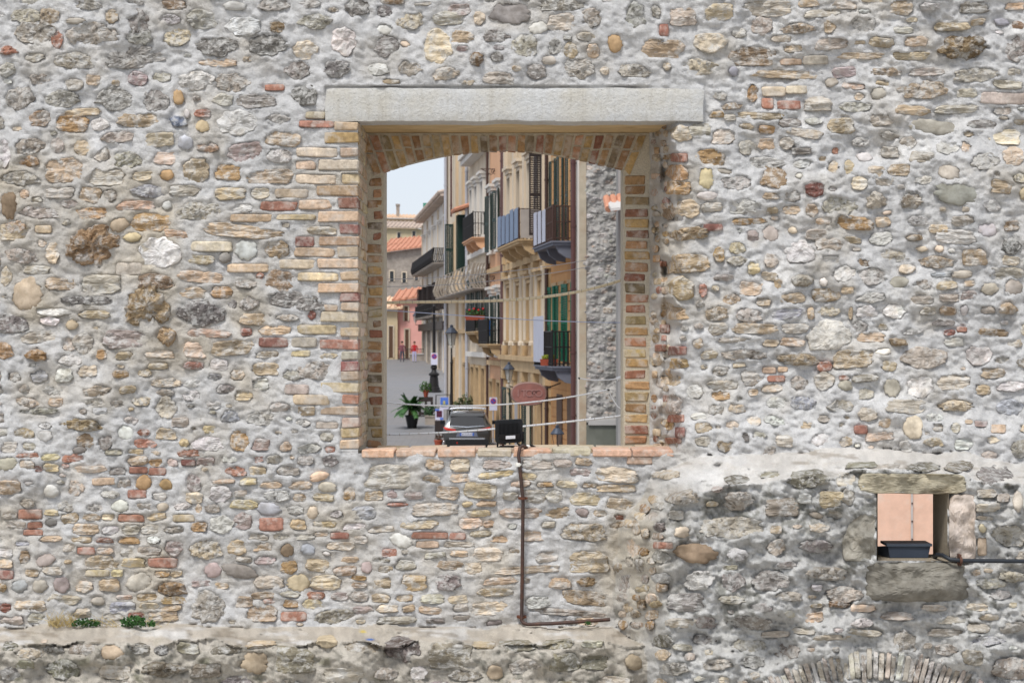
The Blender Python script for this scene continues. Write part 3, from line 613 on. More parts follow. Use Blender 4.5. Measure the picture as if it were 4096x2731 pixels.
# fill the gaps between with stones of the local sort
def local(u, v):
    r = rng.random()
    if v > 2585 and u < 2560: return ('rsrsp', 'nnednetd', 70, 150, 0.55)
    if REGF(u, v) == 2 and u < 2660: return ('srsr', 'ethetce', 40, 90, 0.75)
    if REGF(u, v) == 2: return ('rrrs', 'eegegewn', 50, 130, 0.52)
    if u < 1440:
        if v < 620: return ('rrls', 'egwetewc', 50, 120, 0.55)
        if v < 1430: return ('sssrl', 'ttecwopm', 50, 120, 0.5)
        if v < 1800: return ('rrsls', 'ewcwetu', 34, 84, 0.52)
        return ('sssrpb', 'etcwyrpmeto', 40, 90, 0.5)
    if v > 1830 and u < 2560: return ('sssr', 'ettecyp', 50, 130, 0.42)
    if 2596 < u < 2725 and 484 < v < 1812: return ('sssrb', 'thotrhtc', 40, 90, 0.7)
    if u < 2850 and v < 400: return ('rrlsr', 'egwecw', 50, 110, 0.6)
    if v < 560: return ('sssr', 'eteetecg', 50, 140, 0.40)
    if v > 1640: return ('rsl', 'ewcwetw', 34, 90, 0.6)
    return ('srlsp', 'etwetewce', 40, 105, 0.55)
REGf = REG
def REGF(u, v):
    i = min(len(vs) - 1, np.searchsorted(vs, v)); j = min(len(us) - 1, np.searchsorted(us, u)); return REG[i, j]
def onflat(u, v):   # tops of ledge and bastion carry only mortar
    i = min(len(vs) - 1, np.searchsorted(vs, v)); j = min(len(us) - 1, np.searchsorted(us, u))
    a = PS[max(0, i - 3), j]; b = PS[min(len(vs) - 1, i + 3), j]
    return abs(b - a) > 0.10
for stage, (trials, f0, f1, gap) in enumerate([(6000, 0.72, 1.0, 7), (12000, 0.42, 0.72, 6), (3500, 0.22, 0.42, 8)]):
    for _ in range(trials):
        u = rng.uniform(-380, 4470); v = rng.uniform(-380, 3120)
        i = int((v - OV0) / OS); j = int((u - OU0) / OS)
        if occ[i, j]: continue
        if onflat(u, v): continue
        kinds, cols, lo, hi, asp = local(u, v)
        w_ = lo + (hi - lo) * rng.uniform(f0, f1) if stage < 2 else rng.uniform(0.65, 1.0) * lo
        h_ = w_ * np.clip(asp * rng.uniform(0.75, 1.4), 0.28, 1.0)
        kd = rng.choice(list(kinds)); s = make_stone(u, v, w_, max(13, h_), kd, str(rng.choice(list(cols))))
        if stage == 2: s = make_stone(u, v, w_, max(14, h_), 'p' if rng.random() < 0.06 else str(rng.choice(list('rsl'))), str(rng.choice(list('wecwcet'))))
        pt = opatch(s, gap)
        if pt is None or occ[pt[0]][pt[1]].any(): continue
        pt = opatch(s, 0); occ[pt[0]] |= pt[1]; allst.append(s)
for v_ in np.arange(500, 1800, 33):        # broken bricks and stones bedded in the splayed right reveal
    for u_ in (2622 + rng.uniform(-9, 9), 2662 + rng.uniform(-10, 10)):
        if rng.random() < 0.2: continue
        s = make_stone(u_, v_ + rng.uniform(-8, 8), rng.uniform(20, 38), rng.uniform(20, 32), str(rng.choice(list('ssrb'))), str(rng.choice(list('tthocrhpe'))))
        allst.append(s)
# special stones round the loophole
special = []
def spec(u0, u1, v0, v1, kind, col, proud, name, label=None, har=None, slabby=True):
    s = make_stone((u0 + u1) / 2, (v0 + v1) / 2, u1 - u0, v1 - v0, kind, col); s.proud = proud; s.rot = 0.0
    if har: s.har = har
    s.part = (name, label); special.append(s); return s
s = spec(3446, 3856, 1893, 1972, 's', np.array(lin((164, 156, 136))), 0.05, 'loophole_lintel', 'rough ochre slab over the opening'); s.rot = 0.01
s.hp = (np.array([0, .5, 1, 1.5, .2]) * np.pi, np.array([1, .95, 1, .95, 1.2]))
s = spec(3468, 3862, 2246, 2402, 'k', np.array(lin((130, 125, 114))), 0.055, 'loophole_sill', 'dark pick-dressed sill block'); s.hp = (np.array([1.5, .5]) * np.pi, np.array([.93, .95]))
s = spec(3372, 3502, 2052, 2242, 'r', np.array(lin((150, 144, 134))), 0.03, 'loophole_jamb')
s.hp = (np.array([0, .5, 1.15, 1.35]) * np.pi, np.array([.96, .96, .8, .75]))
s = spec(3796, 3902, 1985, 2238, 'l', np.array(lin((178, 170, 158))), 0.03, 'loophole_jamb'); s.hp = (np.array([0, .5, 1, 1.5]) * np.pi, np.array([1, 1, .96, 1]))
s.part = ('loophole_jamb', None)
# ------------------------------------------------------------------ mortar is pressed in round every stone
def carve(s):
    a, b = s.a * 1.35 + 14, s.b * 1.35 + 14; m = max(a, b) if abs(s.rot) > 0.3 else 0
    i0, i1 = np.searchsorted(vs, [s.v - max(b, m), s.v + max(b, m)]); j0, j1 = np.searchsorted(us, [s.u - max(a, m), s.u + max(a, m)])
    if i1 - i0 < 1 or j1 - j0 < 1: return
    sl = (slice(i0, i1), slice(j0, j1))
    dx = GU[sl] - s.u; dy = GV[sl] - s.v; c, q = math.cos(s.rot), math.sin(s.rot)
    x = (dx * c + dy * q) / s.a; y = (-dx * q + dy * c) / s.b
    th = np.arctan2(y, x); d = np.hypot(x, y) / np.maximum(rad(s, th), 0.1)
    over = 0.26 * np.clip(ns(GU[sl], GV[sl], 52, 0, s.seed + 2.0), -0.4, 2.0) * (0.1 if s.part else 0.35 if s.kind in 'bp' else 1.0)     # smears lapping over the edge
    inside = 1 - sst(0.84 - over, 0.95 - over, d)
    PM[sl] = PM[sl] * (1 - inside) + np.minimum(PM[sl], PS[sl] - 0.014) * inside
    px = (d - 1) * (s.a + s.b) / 2                       # distance outside the outline, in photograph pixels
    depth = 0.009 * np.clip(ns(GU[sl], GV[sl], 60, 0, s.seed) * 0.6 + 0.75 * np.clip(y, -1, 1) - 0.1, 0, 1.2)
    PM[sl] -= depth * np.exp(-((px - 2) / 6.0) ** 2) * (over < 0.12) * (0.2 if abs(s.rot) > 0.3 else 1.0)
    PM[sl] += 0.003 * np.exp(-((px - 18) / 12.0) ** 2)   # the raised lip of the pointing
for s in allst:
    if 2596 < s.u < 2740 and 484 < s.v < 1812: s.proud = s.proud * 1.5 + 0.012
for s in special: s.har = 0.03
for s in allst + special: carve(s)
for v_, u0, c in jamb:          # mortar is struck off behind the jamb bricks
    m = (GU > u0 - 4) & (GU < 1440) & (np.abs(GV - v_) < 24); PM[m] = np.minimum(PM[m], PS[m] - 0.006)

PM[(GU > 1300) & (GU < 2820) & (GV > 346) & (GV < 488)] = -0.01
# ------------------------------------------------------------------ colour of the mortar, with its stains and lichen
def blot(cu, cv, ru, rv, k=1.0): return k * np.exp(-(((GU - cu) / ru) ** 2 + ((GV - cv) / rv) ** 2) * 1.2)
c_grey = np.array(lin((205, 204, 203))); c_tan = np.array(lin((190, 179, 160))); c_white = np.array(lin((224, 222, 219)))
c_bas = np.array(lin((202, 201, 198))); c_lich = np.array(lin((116, 115, 106))); c_cap_lit = np.array(lin((218, 213, 206))); c_led = np.array(lin((194, 186, 172)))
col = np.repeat(c_grey[None, None], len(vs), 0).repeat(len(us), 1)
def blend(mask, c):
    global col
    col = col * (1 - mask[..., None]) + c * mask[..., None]
blend(sst(0.75, 1.0, GU / 4096.0) * 0.0, c_white)
tanm = np.clip(0.22 * ns(GU, GV, 170, 0, 5.5) + blot(520, 1180, 900, 560, 0.5) + blot(350, 700, 500, 250, .3) + blot(700, 2300, 900, 320, 0.35) + blot(2640, 1300, 120, 500, 0.9) + blot(2700, 1830, 200, 80, .4)
               + blot(2470, 2280, 110, 260, 0.8) + blot(1900, 2150, 600, 300, 0.15), 0, 0.85)
blend(tanm, c_tan)
blend(np.clip(0.5 * ns(GU, GV, 120, 0, 8.5) - 0.25, 0, 0.8) * (REG == 0) * (GU > 2500), c_white)
isb = (REG == 2); isl = (REG == 1)
slope = np.abs(np.gradient(PS, axis=0)) / np.maximum(np.gradient(GV, axis=0), 1)
flat = sst(0.0025, 0.006, slope)
blend(isb * 0.9, c_bas); blend(isl * 0.85, c_led)
blend(isb * flat * 0.8, c_cap_lit); blend(isl * flat * 0.8, np.array(lin((200, 191, 178))))  # bastion cap: pale mortar, with brightness from light above put into the colour
blend(np.clip(0.9 * ns(GU * 0.5, GV * 1.6, 70, 0, 12.5) - 0.4, 0, 0.8) * (isb | isl) * flat, c_white)
blend(np.clip(0.7 * ns(GU * 0.4, GV * 1.8, 40, 2, 14.5) - 0.45, 0, 0.6) * (isb | isl) * flat, np.array(lin((150, 138, 122))))
front = (isb | isl) * (1 - flat)
lich = np.clip(0.5 * ns(GU, GV, 190, 0, 21.0) + 0.30 * ns(GU, GV, 40, 0, 23.0) - 0.40 + 0.75 * blot(2990, 2040, 330, 130) + 0.35 * blot(200, 2640, 420, 110) + 0.35 * blot(3600, 1925, 600, 50)
               + 0.2 * blot(2900, 2300, 400, 250) - .5 * blot(3500, 2600, 700, 160), 0, 0.6)
lich = np.clip(lich * 1.5 + 0.38 * ns(GU, GV, 17, 2, 51.0) - 0.32, 0, 0.72)
blend(front * lich, c_lich)
blend(np.clip(blot(2545, 2250, 120, 330, 1.1) + 0.25 * ns(GU, GV, 50, 0, 61.0) * blot(2545, 2250, 120, 330), 0, 0.85) * isb, np.array(lin((206, 197, 180))))
blend(np.clip(blot(2790, 1905, 170, 42) * 1.2 + 0.3 * ns(GU, GV, 60, 0, 3.1) * blot(2790, 1905, 170, 42), 0, 0.9), c_white)
blend(np.clip(0.4 * ns(GU, GV, 60, 0, 31.0) - 0.45, 0, .6) * isl * 1.0, np.array(lin((96, 98, 62))))
blend(np.clip(blot(1480, 2556, 26, 7) * 1.6 - 0.4 + 0.2 * ns(GU, GV, 20, 0, 2.0), 0, 1) * (np.hypot(GU - 1480, GV - 2556) < 40), np.array(lin((40, 110, 200))))
blend(np.clip(blot(1452, 2524, 18, 6) * 1.6 - 0.4, 0, 1), np.array(lin((230, 205, 90))))
col *= (1 + 0.05 * ns(GU, GV, 24, 0, 41.0) + 0.05 * ns(GU, GV, 200, 0, 43.0))[..., None]
col = np.clip(col, 0.02, 0.9)
XYZ = unproj(GU, GV, PM)
nu, nv = len(us), len(vs)
cu = (us[:-1] + us[1:]) / 2; cv = (vs[:-1] + vs[1:]) / 2
CU, CV = np.meshgrid(cu, cv)
keep = ~((CU > 1432) & (CU < 2598) & (CV > 482) & (CV < 1812)) & ~((CU > 3506) & (CU < 3790) & (CV > 1968) & (CV < 2241))
RF = REG[:-1, :-1]
def grid_part(name, mask, parent):
    idx = np.arange(nu * nv).reshape(nv, nu)
    q = np.stack([idx[:-1, :-1], idx[1:, :-1], idx[1:, 1:], idx[:-1, 1:]], -1)[mask]
    used, inv = np.unique(q.ravel(), return_inverse=True)
    me = bpy.data.meshes.new(name); nf = len(q)
    me.vertices.add(len(used)); me.vertices.foreach_set('co', XYZ.reshape(-1, 3)[used].astype(np.float32).ravel())
    me.loops.add(nf * 4); me.loops.foreach_set('vertex_index', inv.astype(np.int32).ravel())
    me.polygons.add(nf); me.polygons.foreach_set('loop_start', np.arange(0, nf * 4, 4, dtype=np.int32))
    me.polygons.foreach_set('use_smooth', np.ones(nf, bool)); me.update(calc_edges=True)
    set_col(me, col.reshape(-1, 3)[used])
    return link(name, me, M_MORTAR, parent)
WALL = thing('rubble_wall', 'tall ruined wall of mixed rubble stones and brick around a big window opening', 'wall', (0, 10.5, 0))
LEDGE = thing('stone_ledge', 'low weathered stone ledge running along the foot of the rubble wall', 'ledge', (-1.5, 9.6, 0))
BAST = thing('bastion', 'grey lichened bastion with sloping mortar top and a small loophole', 'bastion', (2.2, 9.4, 0))
owner = [WALL, LEDGE, BAST]
for k in range(3): grid_part('mortar', keep & (RF == k), owner[k])
# stones: the largest of each wall are parts, the rest is one mass
buck = [[], [], []]
for s in allst: buck[int(REGF(s.u, s.v))].append(s)
inview = lambda s: -60 < s.u < 4156 and -50 < s.v < 2781
for k in range(3):
    vis = sorted([s for s in buck[k] if inview(s)], key=lambda s: -s.area)
    big = vis[:300]; ids = {id(s) for s in big}
    for s in big: stone_object('brick' if s.kind == 'b' else 'stone', s, owner[k])
    rest = [s for s in buck[k] if id(s) not in ids]
    if rest: rubble_object('small_rubble', rest, owner[k])
for s in special:
    o = stone_object(s.part[0], s, BAST)
    if s.part[1]: o['label'] = s.part[1]
# ------------------------------------------------------------------ solid masonry behind the faces, lintel, bricks of the opening
def colbox(name, mb, rgb, mat, parent, smooth=False):
    me = mb.mesh(name, smooth); n = len(me.vertices)
    base = PALL[rgb] if isinstance(rgb, str) else np.array(lin(rgb))
    set_col(me, np.repeat(base[None], n, 0)); return link(name, me, mat, parent)
def brick_mesh(x0, x1, y0, y1, z0, z1, base, seed=None, jit=0.0025, bev=0.004):
    """chamfered, slightly worn brick in world coordinates, centred mesh"""
    t = np.random.default_rng(seed) if seed is not None else rng
    lo = np.array([x0, y0, z0]); hi = np.array([x1, y1, z1]); c = (lo + hi) / 2; h = (hi - lo) / 2
    vs_ = []; key = {}
    for sx in (-1, 1):
        for sy in (-1, 1):
            for sz in (-1, 1):
                s = np.array([sx, sy, sz]); j = t.normal(0, jit, 3); bb = bev * t.uniform(0.6, 2.2)
                for ax in range(3):
                    p = s * (h - bb); p[ax] = s[ax] * h[ax]; key[(sx, sy, sz, ax)] = len(vs_); vs_.append(p + j)
    fs = []
    for ax in range(3):
        a, b = (ax + 1) % 3, (ax + 2) % 3
        for s in (-1, 1):
            q = []
            for (p, r) in ((-1, -1), (1, -1), (1, 1), (-1, 1)):
                k = [0, 0, 0]; k[ax] = s; k[a] = p; k[b] = r; q.append(key[(*k, ax)])
            fs.append(tuple(q) if s > 0 else tuple(reversed(q)))
    for ax in range(3):     # edge chamfers along axis ax
        a, b = (ax + 1) % 3, (ax + 2) % 3
        for p in (-1, 1):
            for r in (-1, 1):
                k0 = [0, 0, 0]; k0[a] = p; k0[b] = r; k1 = list(k0); k0[ax] = -1; k1[ax] = 1
                q = [key[(*k0, a)], key[(*k1, a)], key[(*k1, b)], key[(*k0, b)]]
                fs.append(tuple(q) if p * r < 0 else tuple(reversed(q)))
    for sx in (-1, 1):
        for sy in (-1, 1):
            for sz in (-1, 1):
                q = [key[(sx, sy, sz, i)] for i in range(3)]
                fs.append(tuple(q) if sx * sy * sz > 0 else tuple(reversed(q)))
    me = bpy.data.meshes.new('brick'); me.from_pydata([tuple(p) for p in vs_], [], fs)
    base = base * t.uniform(0.85, 1.15) * (1 + t.normal(0, 0.03, 3))
    set_col(me, np.clip(base[None] * t.uniform(0.92, 1.08, (len(vs_), 1)), 0.01, 0.95)); me.update()
    return me, Vector(c)
def brick(x0, x1, y0, y1, z0, z1, colr, parent, **kw):
    me, c = brick_mesh(x0, x1, y0, y1, z0, z1, PALL[colr] if isinstance(colr, str) else np.array(lin(colr)), **kw)
    return link('brick', me, M_BRICK, parent, c)
def PX(u, Y=10.0): return (u - 2048) / F * Y
def PZ(v, Y=10.0): return EYE + (1365.5 - v) / F * Y
# core of the wall: keeps light out; opening left free
core = MB()
XL, XR, ZB, ZT = PX(-1600), PX(5640), 1.0, PZ(-880)
xo0, xo1 = PX(1432) - 0.05, 0.985
zo0, zo1 = 3.30, PZ(482)
lx0, lx1, lz0, lz1 = 2.06, 3.02, 2.40, 3.22
core.box(XL, xo0, 10.10, 10.95, ZB, ZT)
core.box(xo1, lx0, 10.14, 10.95, ZB, ZT); core.box(lx1, XR, 10.14, 10.95, ZB, ZT)
core.box(lx0, lx1, 10.14, 10.95, lz1, ZT); core.box(lx0, lx1, 10.14, 10.95, ZB, lz0)
core.box(xo0, xo1, 10.10, 10.95, ZB, zo0 - 0.01); core.box(xo0, xo1, 10.10, 10.95, PZ(352) + 0.01, ZT)
core.box(XL, XR, 9.9, 10.95, ZT - 0.02, ZT + 0.05)
colbox('wall_core', core, 'e', M_MORTAR, WALL)
# lintel
lin_m, nt, p = newmat('lintel_concrete'); vec = objvec(nt); n1 = noise(nt, vec, 48, 5, .7); n2 = noise(nt, vec, 3.2, 5, .65); n3 = noise(nt, vec, 14, 4, .7, (1.6, 1, .18)); n4 = noise(nt, vec, 130, 2, .5)
c = mixc(nt, ramp(nt, n1, .32, .68), lin((184, 184, 182)), lin((202, 202, 201))); c = mixc(nt, ramp(nt, n2, .42, .66, 0, .6), c, lin((188, 181, 165)))
c = mixc(nt, ramp(nt, n3, .54, .74, 0, .5), c, lin((160, 154, 142))); c = mixc(nt, ramp(nt, n4, .66, .71, 0, .7), c, lin((120, 116, 108)))
nt.links.new(c, p.inputs['Base Color']); p.inputs['Roughness'].default_value = .92; p.inputs['Specular IOR Level'].default_value = .2; bump(nt, p, n1, .9, .012)
def slab(name, x0, x1, y0, y1, z0, z1, mat, parent, nx=60, nz=8, a=0.004):
    """block with a slightly uneven front face and worn arrises"""
    mb = MB(); xs = np.linspace(x0, x1, nx); zs = np.linspace(z0, z1, nz); idx = {}
    for k, z in enumerate(zs):
        for i, x in enumerate(xs):
            e = (i in (0, nx - 1)) + (k in (0, nz - 1))
            jx = float(ns(x * 40, z * 40, 9, 0, 3)) * a * 0.3
            zz = z + (float(ns(x * 30, k, 5, 0, 4)) * a * 0.9 if k in (0, nz - 1) else 0) + (-0.006 if k == nz - 1 and i in (0, nx - 1) else 0)
            idx[(i, k)] = len(mb.v); mb.v.append((x + (float(ns(z * 30, 1, 5, 0, 6)) * a if i in (0, nx - 1) else 0), y0 + (0.007 if e else 0) + jx * 0.5, zz))
    for k in range(nz - 1):
        for i in range(nx - 1): mb.f.append((idx[(i, k)], idx[(i + 1, k)], idx[(i + 1, k + 1)], idx[(i, k + 1)])); mb.m.append(0)
    ring = [idx[(i, 0)] for i in range(nx)] + [idx[(nx - 1, k)] for k in range(1, nz)] + [idx[(i, nz - 1)] for i in range(nx - 2, -1, -1)] + [idx[(0, k)] for k in range(nz - 2, 0, -1)]
    n0 = len(mb.v)
    for r in ring: x, y, z = mb.v[r]; mb.v.append((x, y1, z))
    L = len(ring)
    for i in range(L): mb.f.append((ring[i], n0 + i, n0 + (i + 1) % L, ring[(i + 1) % L])); mb.m.append(0)
    mb.f.append(tuple(n0 + i for i in range(L))); mb.m.append(0)
    return mb.build(name, mat, parent, True)
slab('lintel', PX(1304, 9.965), PX(2817, 9.965), 9.965, 10.16, PZ(482, 9.965), PZ(353, 9.965), lin_m, WALL, a=0.0035)
soff = MB(); soff.box(PX(1420), 1.02, 10.163, 10.70, PZ(482) + 0.008, PZ(482) + 0.09)
soff.build('lintel_soffit', paint('soffit_render', (204, 180, 138), 0.95, var=0.16, scale=14, bmp=0.008, dirt=((160, 132, 92), 0.6), stretch=(0.4, 1, 1)), WALL)
# left jamb: front bricks, reveal bricks
xj = PX(1432)
rv = MB(); rv.box(xo0, xj - 0.005, 10.0, 10.70, PZ(1815), PZ(482) + 0.006); colbox('jamb_mortar', rv, (200, 190, 172), M_MORTAR, WALL)
cols_rev = 'thpcthyptchoyhtc'
for i, (v_, u0, c) in enumerate(jamb):
    hh = 0.0275 + rng.uniform(-0.003, 0.003); z = PZ(v_)
    yb = 10.10 + rng.uniform(-.03, .05)
    yf = 10.0 - float(rel(np.array([1400.]), np.array([v_]))[0]) - 0.010
    brick(PX(u0), xj + 0.004 + rng.uniform(0, .004), yf + rng.uniform(-.004, .003), yb, z - hh, z + hh, c, WALL)
    y = yb + 0.014; k = 0
    while y < 10.645:
        L = rng.choice([0.11, 0.12, 0.24]); y2 = min(y + L, 10.655)
        if y2 - y > 0.03: brick(xj - 0.06, xj + rng.uniform(-.001, .005), y, y2, z - hh * rng.uniform(.85, 1), z + hh, random.choice(cols_rev), WALL)
        y = y2 + 0.014; k += 1
# inner frame: two brick piers and a segmental arch carrying the lintel
YF, YB2 = 10.66, 10.94
def Q(u): return PX(u, 10.65)
def W(v): return PZ(v, 10.65)
arc = [(1528, 690), (1620, 662), (1700, 642), (1800, 621), (1900, 608), (1985, 602), (2080, 605), (2200, 619), (2300, 636), (2400, 656), (2500, 680)]
ax = np.array([a for a, b in arc], float); ay = np.array([b for a, b in arc], float)
fr = MB(); uu = np.linspace(1534, 2494, 48); vv = np.interp(uu, ax, ay)
low = [(Q(u), W(v) + 0.006) for u, v in zip(uu, vv)]
poly = [(Q(1425), PZ(1815)), (low[0][0], PZ(1815))] + low + [(low[-1][0], PZ(1815)), (Q(2680), PZ(1815)), (Q(2680), PZ(482) + 0.005), (Q(1425), PZ(482) + 0.005)]
# split into pier, spandrels, pier
def prism(p, dep=None): fr.poly_extrude([(x, YF, z) for x, z in p], (0, dep or (YB2 - YF), 0))
prism([(Q(1425), PZ(1815)), (low[0][0], PZ(1815)), low[0], (low[0][0], PZ(482) + .005), (Q(1425), PZ(482) + .005)])
prism([(low[-1][0], PZ(1815)), (Q(2680), PZ(1815)), (Q(2680), PZ(482) + .005), (low[-1][0], PZ(482) + .005), low[-1]])
for i in range(len(low) - 1): prism([low[i], low[i + 1], (low[i + 1][0], PZ(482) + .005), (low[i][0], PZ(482) + .005)], 0.085)
fr.box(low[0][0], low[-1][0], YF + .086, 10.95, 5.265, PZ(482) + .3)
colbox('frame_mortar', fr, (206, 196, 176), M_MORTAR, WALL)
DK = {'1': (168, 136, 100), '2': (152, 120, 90), '3': (146, 104, 86), '4': (182, 154, 108), '5': (126, 112, 92), '6': (174, 132, 104), '7': (160, 142, 106)}  # brown pier and arch bricks, darkened in colour for the shaded inner frame
seqL = '26235321464172316256327461263'; seqR = '1273431463563716443172436437462'
v_ = 712.0; i = 0
while v_ < 1795:
    hgt = 33 + rng.uniform(-3, 3)
    uL = 1471 + (rng.choice([0, 0, 14, 22]) if i % 2 else rng.choice([-4, 0, 6]))
    brick(Q(uL), Q(1528) + rng.uniform(-.004, .003), YF - 0.008 + rng.uniform(-.003, .003), YB2 + 0.004, W(v_ + hgt), W(v_), DK[seqL[i % len(seqL)]], WALL)
    v_ += 43.6 + rng.uniform(-1.5, 1.5); i += 1
v_ = 702.0; i = 0
while v_ < 1795:
    hgt = 33 + rng.uniform(-3, 3)
    uR = 2592 + rng.uniform(-12, 8)
    um = 2500
    brick(Q(um) + rng.uniform(-.003, .004), Q(uR), YF - 0.008 + rng.uniform(-.003, .003), YB2 + 0.004, W(v_ + hgt), W(v_), DK[seqR[i % len(seqR)]], WALL)
    v_ += 43.2 + rng.uniform(-1.5, 1.5); i += 1
# arch bricks
CA, RA = (2010.0, 1972.0), 1370.0; step = 36.5 / RA; seqA = '3152435123167412452361532415327164'
for k in range(-14, 15):
    t0 = k * step - step * 0.37; t1 = k * step + step * 0.37
    def pt(t, v): # on the radial line t at height v
        return (CA[0] + (CA[1] - v) * math.tan(t), v)
    b0 = (CA[0] + RA * math.sin(t0), CA[1] - RA * math.cos(t0)); b1 = (CA[0] + RA * math.sin(t1), CA[1] - RA * math.cos(t1))
    b0 = (b0[0], min(b0[1], np.interp(b0[0], ax, ay))) if 1528 < b0[0] < 2500 else b0
    b1 = (b1[0], min(b1[1], np.interp(b1[0], ax, ay))) if 1528 < b1[0] < 2500 else b1
    full = [b0, b1, pt(t1, 541 + rng.uniform(0, 5)), pt(t0, 541 + rng.uniform(0, 5))]
    segs = [full]
    hb = (b0[1] + b1[1]) / 2 - 543
    if hb > 88:   # near the springing two bricks make up the height
        vm = 543 + hb * rng.uniform(0.35, 0.6)
        segs = [[b0, b1, pt(t1, vm + 4), pt(t0, vm + 4)], [pt(t0, vm - 4), pt(t1, vm - 4), full[2], full[3]]]
    for sg in segs:
        cx = sum(p[0] for p in sg) / 4
        mb = MB(); yf = YF - 0.008 + rng.uniform(-.004, .004)
        mb.poly_extrude([(Q(u) + rng.normal(0, .0015), yf, W(v) + rng.normal(0, .0015)) for u, v in sg], (0, 0.095, 0))
        me = mb.mesh('brick'); base = np.array(lin(DK[seqA[(k + 14 + 5 * len(segs)) % len(seqA)]])) * rng.uniform(0.8, 1.1)
        set_col(me, np.repeat(base[None], len(me.vertices), 0)); link('brick', me, M_BRICK, WALL)
# sill bricks and their bed
bed = MB(); bed.hexa([(PX(1440), 10.04, 3.28), (PX(2690), 10.04, 3.28), (PX(2690), 10.95, 3.28), (PX(1440), 10.95, 3.28),
                      (PX(1440), 10.04, 3.345), (PX(2690), 10.04, 3.345), (PX(2690), 10.95, 3.318), (PX(1440), 10.95, 3.318)])
colbox('sill_bed', bed, (196, 178, 152), M_MORTAR, WALL)
su = [1448, 1578, 1586, 1742, 1751, 1901, 1910, 2047, 2056, 2204, 2212, 2363, 2371, 2524, 2532, 2692]
for k in range(8):
    zt = 3.365 + rng.uniform(-.003, .003)
    brick(PX(su[2 * k]), PX(su[2 * k + 1]), 9.972 + rng.uniform(-.004, .004), 10.24, zt - 0.042, zt, random.choice(['p', 'p', 'c', (206, 170, 146)]), WALL)
    brick(PX(su[2 * k]) + .05, PX(su[2 * k + 1]) + .05, 10.25, 10.60, zt - 0.06, zt - 0.010, random.choice(['p', 'p', 't']), WALL)
# loophole: straight-sided throat, then an embrasure widening through the wall
fr0 = [(PX(3506, 9.22), PZ(2241, 9.22)), (PX(3790, 9.22), PZ(2241, 9.22)), (PX(3790, 9.22), PZ(1968, 9.22)), (PX(3506, 9.22), PZ(1968, 9.22))]
mid = [(fr0[0][0] - .02, fr0[0][1] - 0.005), (fr0[1][0] + .0, fr0[1][1] - 0.005), (fr0[2][0] + .0, fr0[2][1] + .01), (fr0[3][0] - .02, fr0[3][1] + .01)]
bk = [(lx0 + .02, lz0 + .02), (lx1 - .02, lz0 + .02), (lx1 - .02, lz1 - .02), (lx0 + .02, lz1 - .02)]
th_ = MB(); vsl = []
ys = [(fr0, 9.19), (fr0, 9.24), (mid, 9.54), (bk, 10.0), (bk, 10.96)]
for p, y in ys: vsl += [(x, y, z) for x, z in p]
fsl = [(4 * i + j, 4 * i + (j + 1) % 4, 4 * i + 4 + (j + 1) % 4, 4 * i + 4 + j) for i in range(4) for j in range(4)]
th_.add(vsl, fsl); colbox('loophole_throat', th_, (168, 156, 138), M_MORTAR, BAST)
# ------------------------------------------------------------------ ground: forecourt on this side, rising paved street beyond the wall
def street_z(y): return -0.3 + (y - 65.0) * 0.0306
g_m, nt, p = newmat('forecourt_bounce'); vec = objvec(nt); n1 = noise(nt, vec, 6, 6, 0.7)
nt.links.new(mixc(nt, ramp(nt, n1, 0.3, 0.7), (0.36, 0.34, 0.30), (0.50, 0.47, 0.43)), p.inputs['Base Color']); p.inputs['Roughness'].default_value = 0.95  # unseen ground, made pale to bounce light up under the lintel
mb = MB(); mb.add([(-300, -300, 1.2), (300, -300, 1.2), (300, 10.2, 1.2), (-300, 10.2, 1.2)], [(0, 1, 2, 3)])
tag(mb.build('ground', g_m), kind='structure')
s_m, nt, p = newmat('street_paving'); tc = nt.nodes.new('ShaderNodeTexCoord'); vec = tc.outputs['Object']
br = nt.nodes.new('ShaderNodeTexBrick'); br.inputs['Scale'].default_value = 1.0; br.inputs['Brick Width'].default_value = 0.6; br.inputs['Row Height'].default_value = 0.3
br.inputs['Mortar Size'].default_value = 0.012; br.inputs['Color1'].default_value = (0.22, 0.215, 0.215, 1); br.inputs['Color2'].default_value = (0.19, 0.187, 0.19, 1); br.inputs['Mortar'].default_value = (0.15, 0.14, 0.14, 1)
nt.links.new(vec, br.inputs['Vector'])
n1 = noise(nt, vec, 0.12, 5, 0.6); n2 = noise(nt, vec, 0.45, 6, 0.7)
c = mixc(nt, ramp(nt, n1, 0.42, 0.62, 0, 0.6), br.outputs['Color'], (0.185, 0.19, 0.205))
c = mixc(nt, ramp(nt, n2, 0.45, 0.75, 0, 0.35), c, (0.27, 0.23, 0.21))
nt.links.new(c, p.inputs['Base Color']); p.inputs['Roughness'].default_value = 0.75; p.inputs['Specular IOR Level'].default_value = 0.35
mb = MB(); ys_ = [10.2, 10.98, 65, 105, 150, 420]
for i in range(1, len(ys_) - 1):
    y0, y1 = ys_[i], ys_[i + 1]; k = len(mb.v)
    mb.add([(-300, y0, street_z(y0)), (300, y0, street_z(y0)), (300, y1, street_z(y1)), (-300, y1, street_z(y1))], [(0, 1, 2, 3)])
tag(mb.build('street', s_m), kind='structure')

